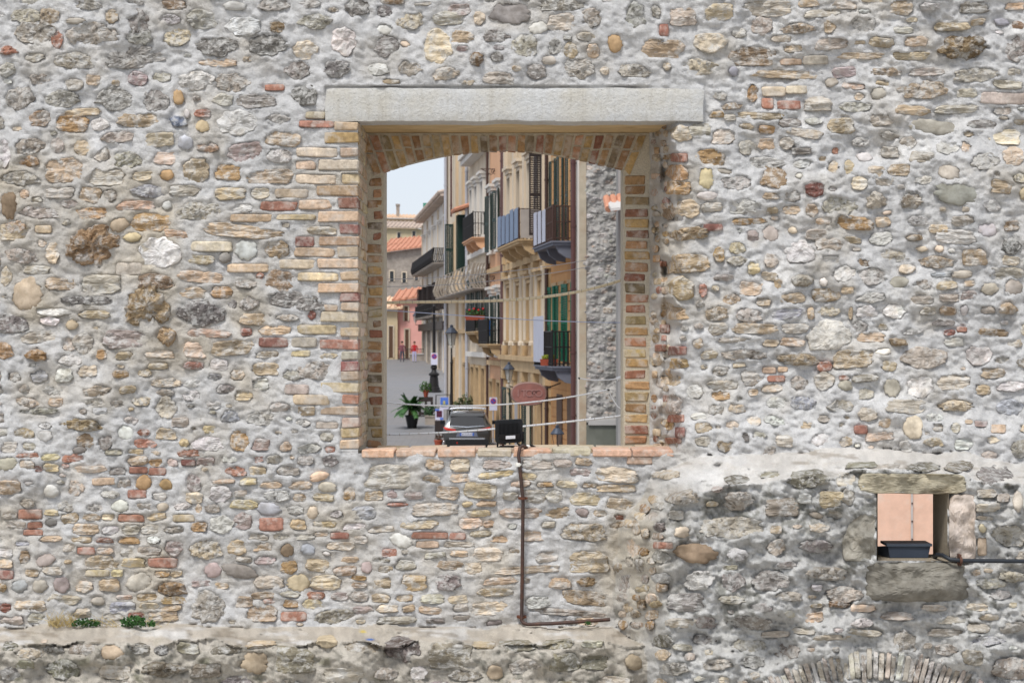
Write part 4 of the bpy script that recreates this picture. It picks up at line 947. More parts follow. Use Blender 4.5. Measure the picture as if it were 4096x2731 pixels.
# ------------------------------------------------------------------ houses of the street
class Fac:
    """a facade: near corner (x0, y0), receding direction; offsets o go out into the street"""
    def __init__(s, x0, y0, slope):
        s.p = Vector((x0, y0)); d = Vector((slope, 1.0)).normalized(); s.d = d; s.n = Vector((-d.y, d.x))
    def pt(s, a, o, z): q = s.p + s.d * a + s.n * o; return (q.x, q.y, z)
    def s_at(s, u, o=0.0):
        k = (u - 2048) / F; q = s.p + s.n * o
        return (k * q.y - q.x) / (s.d.x - k * s.d.y)
    def z_at(s, a, v, o=0.0): y = s.pt(a, o, 0)[1]; return EYE + (1365.5 - v) / F * y
    def box(s, mb, a0, a1, o0, o1, z0, z1):
        return mb.hexa([s.pt(a0, o0, z0), s.pt(a0, o1, z0), s.pt(a1, o1, z0), s.pt(a1, o0, z0), s.pt(a0, o0, z1), s.pt(a0, o1, z1), s.pt(a1, o1, z1), s.pt(a1, o0, z1)])
    def ground(s, a): return street_z(s.pt(a, 0, 0)[1])
MAT = {
 'orange': paint('orange_plaster', (190, 142, 94), 0.9, var=0.10, scale=1.6, dirt=((150, 104, 66), 0.65, (1, 1, 0.18))),
 'cream': paint('cream_plaster', (198, 176, 146), 0.9, var=0.10, scale=1.4, dirt=((138, 114, 90), 0.75, (1, 1, 0.16))),
 'sand': paint('sand_stone_trim', (184, 158, 122), 0.9, var=0.12, scale=2.5, dirt=((122, 98, 74), 0.75, (1, 1, 0.2))),
 'ivory': paint('ivory_plaster', (206, 191, 170), 0.9, var=0.08, scale=1.3, dirt=((150, 132, 112), 0.7, (1, 1, 0.14))),
 'peach': paint('peach_plaster', (204, 160, 126), 0.9, var=0.08, scale=1.5, dirt=((180, 138, 108), 0.4, (1, 1, 0.3))),
 'white': paint('white_plaster', (208, 203, 196), 0.9, var=0.07, scale=1.5, dirt=((176, 168, 156), 0.4, (1, 1, 0.3))),
 'pink': paint('pink_plaster', (226, 170, 160), 0.9, var=0.08, scale=1.2, dirt=((200, 150, 136), 0.35)),
 'salmon': paint('salmon_plaster', (226, 186, 162), 0.9, var=0.08, scale=5.0, dirt=((226, 206, 190), 0.7)),
 'beige': paint('beige_plaster', (200, 182, 150), 0.9, var=0.12, scale=1.0, dirt=((150, 130, 104), 0.5)),
 'grey': paint('grey_render', (150, 148, 146), 0.92, var=0.10, scale=1.2, dirt=((140, 136, 130), 0.5)),
 'mossy': paint('mossy_dark_render', (110, 112, 104), 0.95, var=0.2, scale=1.6, dirt=((80, 86, 76), 0.6)),
 'stonegrey': paint('old_grey_masonry', (158, 148, 138), 0.95, var=0.25, scale=2.4, bmp=0.03, dirt=((118, 108, 98), 0.6)),
 'green_wall': paint('green_painted_wall', (72, 138, 118), 0.85, var=0.08, scale=0.8),
 'shutter_green': paint('green_shutter_paint', (34, 98, 76), 0.5, var=0.1, scale=6),
 'shutter_dark': paint('dark_green_shutter_paint', (30, 50, 44), 0.5, var=0.12, scale=6),
 'shutter_brown': paint('dark_brown_shutter_paint', (52, 44, 42), 0.55, var=0.12, scale=6),
 'iron': paint('black_iron', (44, 42, 42), 0.5, metal=0.4, var=0.15, scale=12),
 'iron_brown': paint('rusty_brown_iron', (74, 56, 50), 0.6, metal=0.2, var=0.15, scale=12),
 'baluster_grey': paint('grey_baluster_stone', (150, 140, 128), 0.9, var=0.15, scale=6),
 'pipe': paint('brown_pipe_paint', (86, 58, 56), 0.45, var=0.08, scale=5),
 'pipe_pale': paint('zinc_pipe', (176, 176, 182), 0.45, metal=0.3, var=0.06, scale=5),
 'tile': paint('terracotta_tile', (192, 136, 110), 0.9, var=0.18, scale=3.0, dirt=((168, 116, 92), 0.4)),
 'tile_old': paint('weathered_tile', (182, 164, 150), 0.95, var=0.25, scale=2.2, dirt=((120, 108, 100), 0.6)),
 'tile_pale': paint('pale_tile', (222, 190, 160), 0.9, var=0.12, scale=2.0),
 'blue_sheet': paint('blue_screen_cloth', (118, 132, 154), 0.8, var=0.10, scale=2.5),
 'lilac_sheet': paint('grey_lilac_screen_cloth', (176, 178, 190), 0.8, var=0.06, scale=2.5),
 'beige_sheet': paint('beige_screen_cloth', (168, 158, 150), 0.8, var=0.08, scale=2.5),
 'concrete': paint('pale_concrete', (192, 188, 184), 0.9, var=0.10, scale=3),
 'slab_dark': paint('blue_grey_slab', (104, 106, 116), 0.8, var=0.1, scale=3),
 'wood': paint('brown_door_wood', (92, 68, 52), 0.7, var=0.15, scale=4, stretch=(1, 1, 0.2)),
 'black': paint('black_plastic', (22, 23, 26), 0.45, var=0.1, scale=20),
 'leaf': paint('leaf_green', (70, 104, 52), 0.6, var=0.35, scale=30),
 'leaf_dark': paint('dark_leaf_green', (44, 76, 44), 0.6, var=0.35, scale=30),
 'terra': paint('terracotta_pot', (158, 78, 58), 0.85, var=0.12, scale=10),
}
gm, nt, p = newmat('window_glass'); p.inputs['Base Color'].default_value = (0.02, 0.024, 0.028, 1); p.inputs['Roughness'].default_value = 0.12; MAT['glass'] = gm
def rustic(name, rgb, pitch):
    """plaster scored with level joints"""
    m, nt, p = newmat(name); tc = nt.nodes.new('ShaderNodeTexCoord'); base = lin(rgb)
    return m
def house(name, label, fac, a0, a1, depth, ztop, mat, group=None, zb=None):
    """solid house standing behind its facade"""
    loc = fac.pt((a0 + a1) / 2, -depth / 2, fac.ground(a0)); h = thing(name, label, 'house', loc, group)
    mb = MB(); fac.box(mb, a0, a1, -depth, 0, (fac.ground(a0) if zb is None else zb) - 0.4, ztop); mb.build('wall', mat, h)
    return h
def window(h, fac, ac, w, z0, z1, frame='white', shutter=None, opened=None, surround=0.14, arch=False, ped=None, fw=0.12, glassmat=None):
    """opening with dark pane set between jambs, moulded surround, sill and shutters"""
    a0, a1 = ac - w / 2, ac + w / 2
    mb = MB(); fac.box(mb, a0, a1, -0.02, 0.012, z0, z1); pane = mb.build('window', glassmat or MAT['glass'], h)
    mb = MB()
    for x0, x1 in ((a0 - fw, a0), (a1, a1 + fw)): fac.box(mb, x0, x1, 0.0, surround, z0 - 0.05, z1)
    fac.box(mb, a0 - fw, a1 + fw, 0.0, surround, z1, z1 + fw)
    mb.build('frame', MAT[frame] if isinstance(frame, str) else frame, pane)
    mb = MB(); fac.box(mb, a0 - fw - .08, a1 + fw + .08, 0.0, surround + 0.08, z0 - 0.15, z0 - 0.05)
    mb.build('sill', MAT[frame] if isinstance(frame, str) else frame, pane); mb = MB()
    if ped: fac.box(mb, a0 - fw - .12, a1 + fw + .12, 0.0, surround + 0.16, z1 + fw + 0.18, z1 + fw + 0.30); fac.box(mb, a0 - fw - .06, a1 + fw + .06, 0.0, surround + 0.06, z1 + fw + 0.02, z1 + fw + 0.181); mb.build('pediment', MAT[frame] if isinstance(frame, str) else frame, pane)
    if shutter:
        for side in (0, 1):
            op = opened[side] if isinstance(opened, (list, tuple)) else opened
            mb = MB(); x = a0 if side == 0 else a1; ww = w / 2
            sg = -1 if side == 0 else 1
            # swung through angle op about the jamb: 0 shut, 90 square to the wall, 180 flat against it
            ca, sa = math.cos(R(op)), math.sin(R(op))
            e0 = (x, surround + 0.01); e1 = (x - sg * ww * ca, surround + 0.01 + ww * sa)
            def P(t, o, z):
                dx, do = e1[0] - e0[0], e1[1] - e0[1]; L = math.hypot(dx, do); nx, no = -do / L, dx / L
                return fac.pt(e0[0] + dx * t + nx * o, e0[1] + do * t + no * o, z)
            def sb(t0, t1, q0, q1, o0, o1):
                mb.hexa([P(t0, o0, q0), P(t1, o0, q0), P(t1, o1, q0), P(t0, o1, q0), P(t0, o0, q1), P(t1, o0, q1), P(t1, o1, q1), P(t0, o1, q1)])
            sb(0, 0.12, z0, z1, -.02, .02); sb(.88, 1, z0, z1, -.02, .02); sb(.12, .88, z0, z0 + .1, -.02, .02); sb(.12, .88, z1 - .1, z1, -.02, .02); sb(.12, .88, (z0 + z1) / 2 - .05, (z0 + z1) / 2 + .05, -.02, .02)
            zz = z0 + .12
            while zz < z1 - .12: sb(.12, .88, zz, zz + 0.045, -.012, .012); zz += 0.075
            mb.build('shutter', MAT[shutter], pane)
    return pane
def balcony(h, fac, a0, a1, dep, z, rail=1.0, iron='iron', slabm='concrete', sheet=None, endsheet=None, bars=True, slab_t=0.14, brackets=True, bombe=0.0, gap=0.12, s_from=0.0, thick=1.0):
    mb = MB(); fac.box(mb, a0, a1, 0.0, dep, z - slab_t, z); fac.box(mb, a0 - .05, a1 + .05, 0.0, dep + .05, z - 0.05, z - 0.002)
    b = mb.build('balcony_slab', MAT[slabm], h)
    if brackets:
        n = max(2, int((a1 - a0) / 1.3))
        for i in range(n):
            mb = MB()
            a = a0 + .15 + (a1 - a0 - .3) * i / (n - 1)
            pts = [fac.pt(a - .09, 0, z - slab_t)] + [fac.pt(a - .09, dep * .85 * math.cos(R(t)), z - slab_t - .42 * math.sin(R(t))) for t in (0, 30, 60, 90)]
            v0 = Vector(fac.pt(a + .09, 0, 0)) - Vector(fac.pt(a - .09, 0, 0))
            mb.poly_extrude(pts, v0); mb.build('bracket', MAT[slabm], b)
    mb = MB()
    def bar(p, q, r=0.016): mb.bar(p, q, r * thick, n=5)
    for zz in (z + 0.08, z + rail * .55, z + rail):
        bar(fac.pt(a0, 0, zz), fac.pt(a0, dep, zz)); bar(fac.pt(a1, 0, zz), fac.pt(a1, dep, zz)); bar(fac.pt(a0, dep, zz), fac.pt(a1, dep, zz))
    prof = [(0, 0), (.12, .55), (.35, .9), (.6, .5), (1, 0)]
    def post(a, o, big=1.0):
        if bombe: mb.tube([fac.pt(a, o + bombe * q, z + rail * t) for t, q in prof], 0.045, 5)
        else: bar(fac.pt(a, o, z), fac.pt(a, o, z + rail), 0.019 * big * thick)
    k = 0.0
    while k < dep: post(a0, k); post(a1, k); k += 0.13
    k = a0
    while k <= a1 + 1e-3: post(k, dep); k += gap
    for a in (a0, a1): bar(fac.pt(a, dep, z), fac.pt(a, dep, z + rail + .05), 0.028)
    mb.build('railing', MAT[iron], h)
    if sheet:
        n = max(1, int((a1 - a0) / 1.1))
        for i in range(n):
            s0 = a0 + s_from + (a1 - a0 - s_from) * i / n + 0.05; s1 = a0 + s_from + (a1 - a0 - s_from) * (i + 1) / n - 0.22
            mb = MB(); fac.box(mb, s0, s1, dep + .03, dep + .045, z + 0.02 + rng.uniform(0, .04), z + rail + rng.uniform(0, .12)); mb.build('screen_panel', MAT[sheet], h)
    if endsheet:
        mb = MB(); fac.box(mb, a0 - .045, a0 - .03, 0.12, dep - .05, z + 0.04, z + rail - .02); mb.build('screen_panel', MAT[endsheet], h)
    return b
def vpipe(h, fac, a, o, z0, z1, r, mat, name='drainpipe'):
    mb = MB(); mb.bar(fac.pt(a, o, z0), fac.pt(a, o, z1), r, n=8)
    z = z0 + 0.6
    while z < z1: mb.lathe([(r * 1.25, -.03), (r * 1.25, .03)], fac.pt(a, o, z), 8); z += 1.9
    return mb.build(name, MAT[mat], h, True)
def strip(h, fac, name, a0, a1, o0, o1, z0, z1, mat):
    mb = MB(); fac.box(mb, a0, a1, o0, o1, z0, z1); return mb.build(name, MAT[mat], h)
L = Fac(2.03, 51.0, -0.131)
# -------- B: orange house, rubble end wall towards us
aB = L.s_at(2206); ZB_ = lambda v, a=2.5: L.z_at(a, v)
HB = thing('orange_house', 'orange plastered house with green shutters and a bare rubble end wall', 'house', L.pt(2.7, -3, L.ground(0)))
mb = MB(); L.box(mb, 0.36, aB, -8, 0, L.ground(0) - .5, 13.4); mb.build('wall', MAT['orange'], HB)
# level joints of the scored plaster
z = L.ground(0) + 0.4; mb = MB()
while z < 13.2: L.box(mb, 0.40, aB - .02, 0.0, 0.022, z + 0.012, z + 0.292); z += 0.31
mb.build('plaster_band', MAT['orange'], HB)
strip(HB, L, 'corner_pilaster', 0.02, 0.36, -0.02, 0.05, L.ground(0) - .4, 13.4, 'white')
def stretchm(z0, z1): return None
zf1, zf2, zf3 = 3.25, 7.05, 11.0      # floor levels
for zf in (zf1, zf2):
    for i, a in enumerate((1.5, 3.3, 4.85)):
        window(HB, L, a, 0.62 if zf == zf2 else 0.9, zf + 0.12, zf + (2.9 if zf == zf2 else 2.55), 'sand', 'shutter_dark' if zf == zf2 else 'shutter_green', 176 if zf == zf2 else 166, surround=0.05)
for a in (1.5, 3.6):
    strip(HB, L, 'door', a - .55, a + .55, 0.023, 0.05, L.ground(a), 2.3, 'wood')
balcony(HB, L, 0.55, 4.6, 0.72, zf2, 1.05, 'iron_brown', 'slab_dark', 'lilac_sheet', None, s_from=1.3, thick=1.3, gap=.3)
balcony(HB, L, 0.55, 4.2, 0.74, zf1, 1.05, 'iron', 'slab_dark', None, None, thick=1.3, gap=.3)
mb = MB()
for s0, s1 in ((2.0, 2.9), (2.95, 3.8), (3.85, 4.2)): L.box(mb, s0, s1, .79, .80, zf1 + .1, zf1 + 1.55)
mb.build('screen_panel', MAT['lilac_sheet'], HB)
vpipe(HB, L, 0.19, 0.16, L.ground(0), 10.2, 0.075, 'pipe'); vpipe(HB, L, 0.40, 0.12, 10.2, 13.4, 0.06, 'pipe')
mb = MB(); mb.tube([L.pt(.19, .16, 10.2), L.pt(.26, .15, 10.35), L.pt(.4, .12, 10.45)], 0.07, 8); mb.build('pipe_elbow', MAT['pipe_pale'], HB, True)
# rubble end wall facing this way
Xe = 2.05; YE = 50.93
mb = MB(); mb.box(PX(2318, YE), PX(2318, YE) + .02, YE, YE + .6, -1.4, 13.4)
q = MB(); q.box(PX(2317, YE), PX(2345, YE), YE - .03, YE + .35, -1.4, 13.4); q.build('corner_render', paint('corner_render', (174, 163, 144), 0.95, var=0.16, scale=2.5, dirt=((160, 126, 98), 0.6)), HB)
def rel_e(u, v): return 0.03 * ns(u, v, 60, 0, 3) + 0.018 * ns(u, v, 20, 0, 5)
ue = np.arange(2344, 2476, 3.0); ve = np.arange(480, 1690, 3.0); EU, EV = np.meshgrid(ue, ve)
Pe = rel_e(EU, EV); Ye = YE - Pe
EX = np.stack([(EU - 2048) / F * Ye, Ye, EYE + (1365.5 - EV) / F * Ye], -1).reshape(-1, 3)
me = bpy.data.meshes.new('rubble_face'); nE = len(ue); mE = len(ve); ix = np.arange(nE * mE).reshape(mE, nE)
me.from_pydata(EX.tolist(), [], np.stack([ix[:-1, :-1], ix[1:, :-1], ix[1:, 1:], ix[:-1, 1:]], -1).reshape(-1, 4).tolist())
ce = np.array(lin((172, 169, 165)))[None] * (1 + 0.10 * ns(EU, EV, 40, 0, 7)).reshape(-1, 1); set_col(me, np.clip(ce, .05, .9))
me.polygons.foreach_set('use_smooth', [True] * len(me.polygons)); me_m = masonry('grey_mortar_far', 'mortar')
link('rubble_face', me, me_m, HB)
es = []
eo = []
for _ in range(2600):
    u, v = rng.uniform(2348, 2472), rng.uniform(490, 1680); w_ = rng.uniform(13, 42); h_ = w_ * rng.uniform(.35, .7)
    if any(abs(u - a) < (w_ + b) * .5 and abs(v - c) < (h_ + d) * .5 for a, b, c, d in eo): continue
    eo.append((u, w_, v, h_)); s = make_stone(u, v, w_, h_, rng.choice(list('rrsl')), np.array(lin(random.choice([(162, 159, 158), (176, 173, 170), (148, 145, 144), (188, 184, 177), (172, 156, 145)]))))
    s.proud = rng.uniform(.01, .05); es.append(s)
rubble_object('end_wall_rubble', es, HB, rel_e, YE, 0.6)
q = MB(); q.box(PX(2345, YE), PX(2700, YE), YE + .15, YE + 8, -1.4, 13.4); q.build('end_wall_core', MAT['grey'], HB)
q = MB(); q.hexa([(PX(2352, YE), YE - .35, PZ(1700, 50.6)), (PX(2600, YE), YE - .35, PZ(1700, 50.6)), (PX(2600, YE), YE + .2, PZ(1700, 50.6)), (PX(2352, YE), YE + .2, PZ(1700, 50.6)),
                 (PX(2352, YE), YE - .30, PZ(1680, 50.6)), (PX(2600, YE), YE - .30, PZ(1680, 50.6)), (PX(2600, YE), YE + .2, PZ(1668, 50.6)), (PX(2352, YE), YE + .2, PZ(1668, 50.6))])
q.build('plinth_cap', MAT['grey'], HB)
q = MB(); q.box(PX(2345, YE), PX(2600, YE), YE - .28, YE + .15, -1.5, PZ(1701, 50.6)); q.build('plinth', MAT['mossy'], HB)
# grey house stepping back to the right, with a little tiled roof over its door
HG = thing('grey_house', 'plain grey rendered house wall with a small tiled canopy beside the rubble end wall', 'house', (4.2, 49.2, -.9))
q = MB(); q.box(PX(2473, 49.5), PX(2473, 49.5) + 6, 49.5, 50.6, -1.4, 13); q.build('wall', MAT['grey'], HG)
q = MB(); x0 = PX(2440, 47.6)
q.hexa([(x0, 47.2, 7.62), (x0 + 3, 47.2, 7.95), (x0 + 3, 49.5, 8.35), (x0, 49.5, 8.05), (x0, 47.2, 7.70), (x0 + 3, 47.2, 8.03), (x0 + 3, 49.5, 8.43), (x0, 49.5, 8.13)])
cb = q.build('canopy_roof', MAT['concrete'], HG)
for i in range(12):
    q = MB(); xx = x0 + i * .19
    q.tube([(xx, 48.3, 7.76 + i * .021), (xx + .0, 49.5, 8.18 + i * .021)], 0.10, 8); q.build('tile', MAT['tile'], cb)
# -------- C: ornate cream house
aC0, aC1 = aB, L.s_at(2024); HC = house('ornate_cream_house', 'ornate cream house front with pilasters, long balconies and dark shutters', L, aC0, aC1, 9, 14.2, MAT['cream'])
zc1, zc2 = 3.35, 7.5
for z0, z1, o in ((zc1 - .45, zc1 - .05, .22), (zc1 - .05, zc1 + .12, .34), (zc2 - .7, zc2 - .45, .16), (2.0, 2.15, .1)):
    strip(HC, L, 'cornice', aC0 + .02, aC1 - .02, 0, o, z0, z1, 'sand')
nb = 4; bw = (aC1 - aC0) / nb
for i in range(nb + 1):
    a = aC0 + .3 + (aC1 - aC0 - .6) * i / nb
    for z0, z1 in ((L.ground(a), zc1 - .47), (zc1 + .13, zc2 - .72), (zc2 + .02, 13.6)):
        strip(HC, L, 'pilaster', a - .22, a + .22, 0, .14, z0, z1, 'ivory' if z0 > zc2 else 'sand')
        strip(HC, L, 'pilaster_base', a - .28, a + .28, 0, .20, z0, z0 + .4, 'sand')
        strip(HC, L, 'capital', a - .28, a + .28, 0, .22, z1 - .35, z1 - .002, 'sand')
for i in range(nb):
    a = aC0 + .3 + (aC1 - aC0 - .6) * (i + .5) / nb
    window(HC, L, a, 0.85, zc2 + .1, zc2 + 2.9, 'ivory', 'shutter_brown' if i == 0 else None, (95, 172) if i == 0 else None, ped=True)
    window(HC, L, a, 1.05, zc1 + .75, zc1 + 2.75, 'sand', 'wood' if False else None, None, ped=True)
    strip(HC, L, 'blind_panel', a - .5, a + .5, 0.013, .045, zc1 + .76, zc1 + 2.74, 'cream')
    for da in (-.85, .85):
        mb = MB(); mb.lathe([(.15, 0), (.15, .12), (.11, .16), (.10, 2.5), (.15, 2.56), (.15, 2.7)], L.pt(a + da, .10, zc1 + .5), 10); mb.build('half_column', MAT['ivory'], HC, True)
    if i % 2 == 0:
        window(HC, L, a, 1.2, L.ground(a) + .1, 2.1, 'sand', None, None, glassmat=MAT['wood'])
    else:
        window(HC, L, a, 1.1, L.ground(a) + .1, 2.2, 'ivory', 'shutter_dark', 172)
for a in np.linspace(aC0 + .8, aC1 - .8, 9): strip(HC, L, 'frieze_block', a - .16, a + .16, 0, .26, zc2 - .44, zc2 - .16, 'sand')
sC = L.s_at(2076, .8); balcony(HC, L, sC, L.s_at(1992, .8), 0.8, zc2 + .02, 1.05, 'iron_brown', 'sand', 'blue_sheet', 'beige_sheet')
vpipe(HC, L, aC0 + .08, .16, L.ground(0), 13.5, .06, 'iron_brown'); vpipe(HC, L, aC1 - .1, .14, L.ground(0), 13.8, .06, 'pipe')
strip(HC, L, 'white_downpipe', L.s_at(2085) - .05, L.s_at(2085) + .05, 0.15, .25, L.ground(0), 2.0, 'pipe_pale')
# -------- D: peach house
aD1 = L.s_at(1958); HD = house('peach_house', 'narrow peach plastered house with brown drainpipe and white framed windows', L, aC1, aD1, 9, 15.5, MAT['peach'])
zd = 7.75
for z0 in (3.0, 6.9): strip(HD, L, 'string_course', aC1 + .05, aD1 - .02, 0, .16, z0, z0 + .2, 'sand')
for a in (aC1 + 1.6, aC1 + 4.2):
    window(HD, L, a, 1.0, 3.5, 5.9, 'white', 'shutter_dark', 168, ped=True); window(HD, L, a, 1.0, zd + .1, zd + 2.5, 'white', 'shutter_dark', 168, ped=True)
    window(HD, L, a, 1.1, L.ground(a) + .1, 2.3, 'sand', None, None, glassmat=MAT['wood'])
vpipe(HD, L, aC1 + .18, .14, L.ground(0), 15, .07, 'pipe'); vpipe(HD, L, aD1 - .2, .12, L.ground(0), 15, .06, 'iron_brown')
balcony(HD, L, L.s_at(1960, .6), L.s_at(1925, .6), .7, 3.9, 1.0, 'iron', 'sand')
# -------- D2: white ornate house
aE0 = L.s_at(1882); HW = house('white_balcony_house', 'pale house with white moulded window heads and a dark iron balcony', L, aD1, aE0, 9, 15.0, MAT['ivory'])
for z0, o in ((3.3, .25), (7.9, .2), (12.4, .5), (12.65, .62)): strip(HW, L, 'cornice', aD1 + .02, aE0 - .02, 0, o, z0, z0 + .22, 'white')
for a in (aD1 + 1.5, aD1 + 3.9, aD1 + 6.0):
    if a > aE0 - .8: continue
    window(HW, L, a, .9, 8.75, 11.1, 'white', None, None, surround=.2, ped=True); window(HW, L, a, .9, 4.6, 6.9, 'white', 'shutter_dark', 172, surround=.2, ped=True)
    window(HW, L, a, 1.2, L.ground(a) + .1, 2.8, 'sand', None, None, glassmat=MAT['wood'])
balcony(HW, L, aD1 + .9, aD1 + 5.2, .62, 8.6, 1.1, 'iron', 'peach'); balcony(HW, L, aD1 + .9, aD1 + 4.6, .55, 4.45, 1.0, 'iron', 'sand')
# -------- E: tall cream house
aE1 = L.s_at(1786); HE = house('tall_cream_house', 'tall cream house with zinc drainpipes and wide open dark green shutters', L, aE0, aE1, 10, 17.5, MAT['ivory'])
for a, m, r in ((aE0 + .4, 'pipe_pale', .08), (aE1 - 1.0, 'pipe_pale', .09), (aE1 - 4.2, 'pipe', .05)): vpipe(HE, L, a, .14, L.ground(a) if m != 'pipe' else 10.6, 17.3, r, m)
for a in (aE0 + 3.0, aE0 + 6.2, aE1 - .5): strip(HE, L, 'pilaster', a - .35, a + .35, 0, .12, L.ground(a), 17.4, 'cream')
ze = 7.35
for a in (L.s_at(1870) + .45, L.s_at(1822) + .45, aE0 + 1.2):
    window(HE, L, a, 0.9, ze + .1, ze + 2.8, 'cream', 'shutter_dark', (92, 168), surround=.1)
    window(HE, L, a, 1.3, L.ground(a) + .05, L.ground(a) + 2.6, 'sand', None, None, glassmat=MAT['wood'])
balcony(HE, L, L.s_at(1895, .7), L.s_at(1745, .7), .7, 6.35, 1.05, 'baluster_grey', 'stonegrey', bombe=.22, gap=1.8, slab_t=.1, brackets=False)
strip(HE, L, 'string_course', aE0 + .02, aE1 - .02, 0, .18, 4.4, 4.6, 'sand')
mb = MB()
for k in range(9): mb.tube([L.pt(aE0 + .2 + k * .21, 0, 10.6), L.pt(aE0 + .2 + k * .21, .75, 10.35)], .10, 6)
mb.build('tile_hood', MAT['tile'], HE)
# -------- F: old house with tiled eave, set back where the street widens
LF = Fac(PX(1800, 124), 124.0, -0.121); aF1 = LF.s_at(1693)
HF = house('old_corner_house', 'old grey-white corner house with tiled eaves and dark balconies', LF, 0, aF1, 9, 14.6, MAT['white'])
mb = MB(); LF.box(mb, 0.02, aF1 + .3, -1, .7, 14.62, 14.8); mb.build('eave', MAT['tile_old'], HF)
mb = MB()
k = .1
while k < aF1 + .3: mb.tube([LF.pt(k, .85, 14.86), LF.pt(k, -3.5, 16.0)], .15, 6); k += .34
tag(mb.build('roof_tiles', MAT['tile_old'], HF), kind='stuff')
for k, a in enumerate(np.linspace(2.5, aF1 - 2, 5)):
    window(HF, LF, a, 1.1, 10.4, 13.0, 'white', None, None, surround=.15, ped=True); window(HF, LF, a, 1.1, 6.4, 8.6, 'stonegrey', 'shutter_brown', 120, surround=.15)
    window(HF, LF, a, 1.8, LF.ground(a) + .1, LF.ground(a) + 2.9, 'stonegrey', None, None, glassmat=MAT['shutter_brown'])
    strip(HF, LF, 'pilaster', a + 1.9, a + 2.2, 0, .14, LF.ground(a), 14.4, 'ivory')
balcony(HF, LF, 3.0, aF1 - .5, 1.0, 9.9, 1.1, 'iron', 'stonegrey', bombe=.15, gap=.5, brackets=False)
balcony(HF, LF, 6.0, aF1 - 3.0, .9, 6.0, 1.0, 'iron', 'stonegrey', gap=.4, brackets=False)
strip(HF, LF, 'shop_fascia', 1.0, aF1 - .5, 0, .5, 4.9, 5.5, 'shutter_brown')
# -------- far houses closing the view; each stands on the rising ground
def far_house(name, label, u0, u1, vtop, Y, dep, mat, wins=(), roof=None, x_more=0.0):
    zg = street_z(Y); h = thing(name, label, 'house', (PX((u0 + u1) / 2, Y), Y + dep / 2, zg)); zt = PZ(vtop, Y)
    f_ = roof[2] if roof else 0.0; xa, xb = PX(u0, Y) - x_more, PX(u1, Y)
    mb = MB(); mb.hexa([(xa, Y, zg - .5), (xb, Y, zg - .5), (xb, Y + dep, zg - .5), (xa, Y + dep, zg - .5), (xa, Y, zt), (xb, Y, zt + f_), (xb, Y + dep, zt + f_), (xa, Y + dep, zt)]); mb.build('wall', MAT[mat], h)
    for (a, b, c, d, m) in wins:
        mb = MB(); mb.box(PX(a, Y), PX(b, Y), Y - .03, Y + .02, PZ(d, Y), PZ(c, Y)); w_ = mb.build('window', MAT[m], h)
        mb = MB(); e = .12
        mb.box(PX(a, Y) - e, PX(a, Y), Y - .09, Y, PZ(d, Y), PZ(c, Y) + e); mb.box(PX(b, Y), PX(b, Y) + e, Y - .09, Y, PZ(d, Y), PZ(c, Y) + e); mb.box(PX(a, Y), PX(b, Y), Y - .09, Y, PZ(c, Y), PZ(c, Y) + e)
        mb.build('frame', MAT['ivory'], w_)
    if roof:
        rm, rise, fall = roof; x0, x1 = PX(u0, Y) - x_more - .4, PX(u1, Y) + .4
        mb = MB(); mb.hexa([(x0, Y - .5, zt + .03), (x1, Y - .5, zt + .03 + fall), (x1, Y + dep, zt + rise + fall), (x0, Y + dep, zt + rise), (x0, Y - .5, zt + .17), (x1, Y - .5, zt + .17 + fall), (x1, Y + dep, zt + rise + .14 + fall), (x0, Y + dep, zt + rise + .14)])
        r_ = mb.build('roof', MAT[rm], h)
        n = int((x1 - x0) / .55); mb = MB()
        for i in range(n + 1):
            x = x0 + (x1 - x0) * i / n; f = fall * i / n
            mb.tube([(x, Y - .52, zt + .17 + f), (x, Y + dep, zt + rise + .15 + f)], .13, 6)
        mb.build('roof_tiles', MAT[rm], r_)
    return h
far_house('beige_house', 'beige house front with one tall doorway beside the pink house', 1480, 1590, 1238, 153, 8, 'beige', [(1556, 1572, 1305, 1430, 'wood')], ('tile_pale', 1.2, 0.0), 4)
hp = far_house('pink_house', 'pink house with two narrow brown openings at the end of the street', 1591, 1716, 1208, 153.5, 9, 'pink', [(1618, 1632, 1226, 1284, 'wood'), (1621, 1635, 1318, 1434, 'wood')], ('tile', 1.2, 0.5))
far_house('stone_terrace_house', 'patchy old stone house above the pink house', 1500, 1712, 1046, 176, 8, 'stonegrey', [(1560, 1575, 1085, 1125, 'glass'), (1610, 1624, 1090, 1130, 'glass'), (1660, 1672, 1085, 1120, 'glass')], ('tile', 1.1, 1.5), 6)
far_house('white_gable_house', 'low white house with a bright terracotta roof', 1560, 1720, 985, 205, 9, 'white', [], ('tile', 1.3, 0.5), 0)
far_house('hilltop_house', 'pale stone house with weathered grey tiles on the skyline', 1470, 1688, 905, 232, 10, 'beige', [(1590, 1602, 930, 960, 'glass'), (1650, 1662, 925, 955, 'glass')], ('tile_old', 1.5, -.4), 8)
hh2 = far_house('rooftop_house', 'house with a low pale hipped roof and a chimney on the skyline', 1440, 1660, 868, 262, 10, 'cream', [], ('tile_pale', 1.2, -.3), 8)
mb = MB(); mb.box(PX(1583, 262), PX(1595, 262), 263, 264, PZ(868, 262), PZ(817, 262)); mb.box(PX(1581, 262), PX(1597, 262), 262.9, 264.1, PZ(822, 262), PZ(814, 262)); mb.build('chimney', MAT['stonegrey'], hh2)
far_house('green_house', 'flat roofed green house rising behind the old corner house', 1692, 1830, 812, 215, 9, 'green_wall', [(1700, 1715, 870, 915, 'terra')], None)
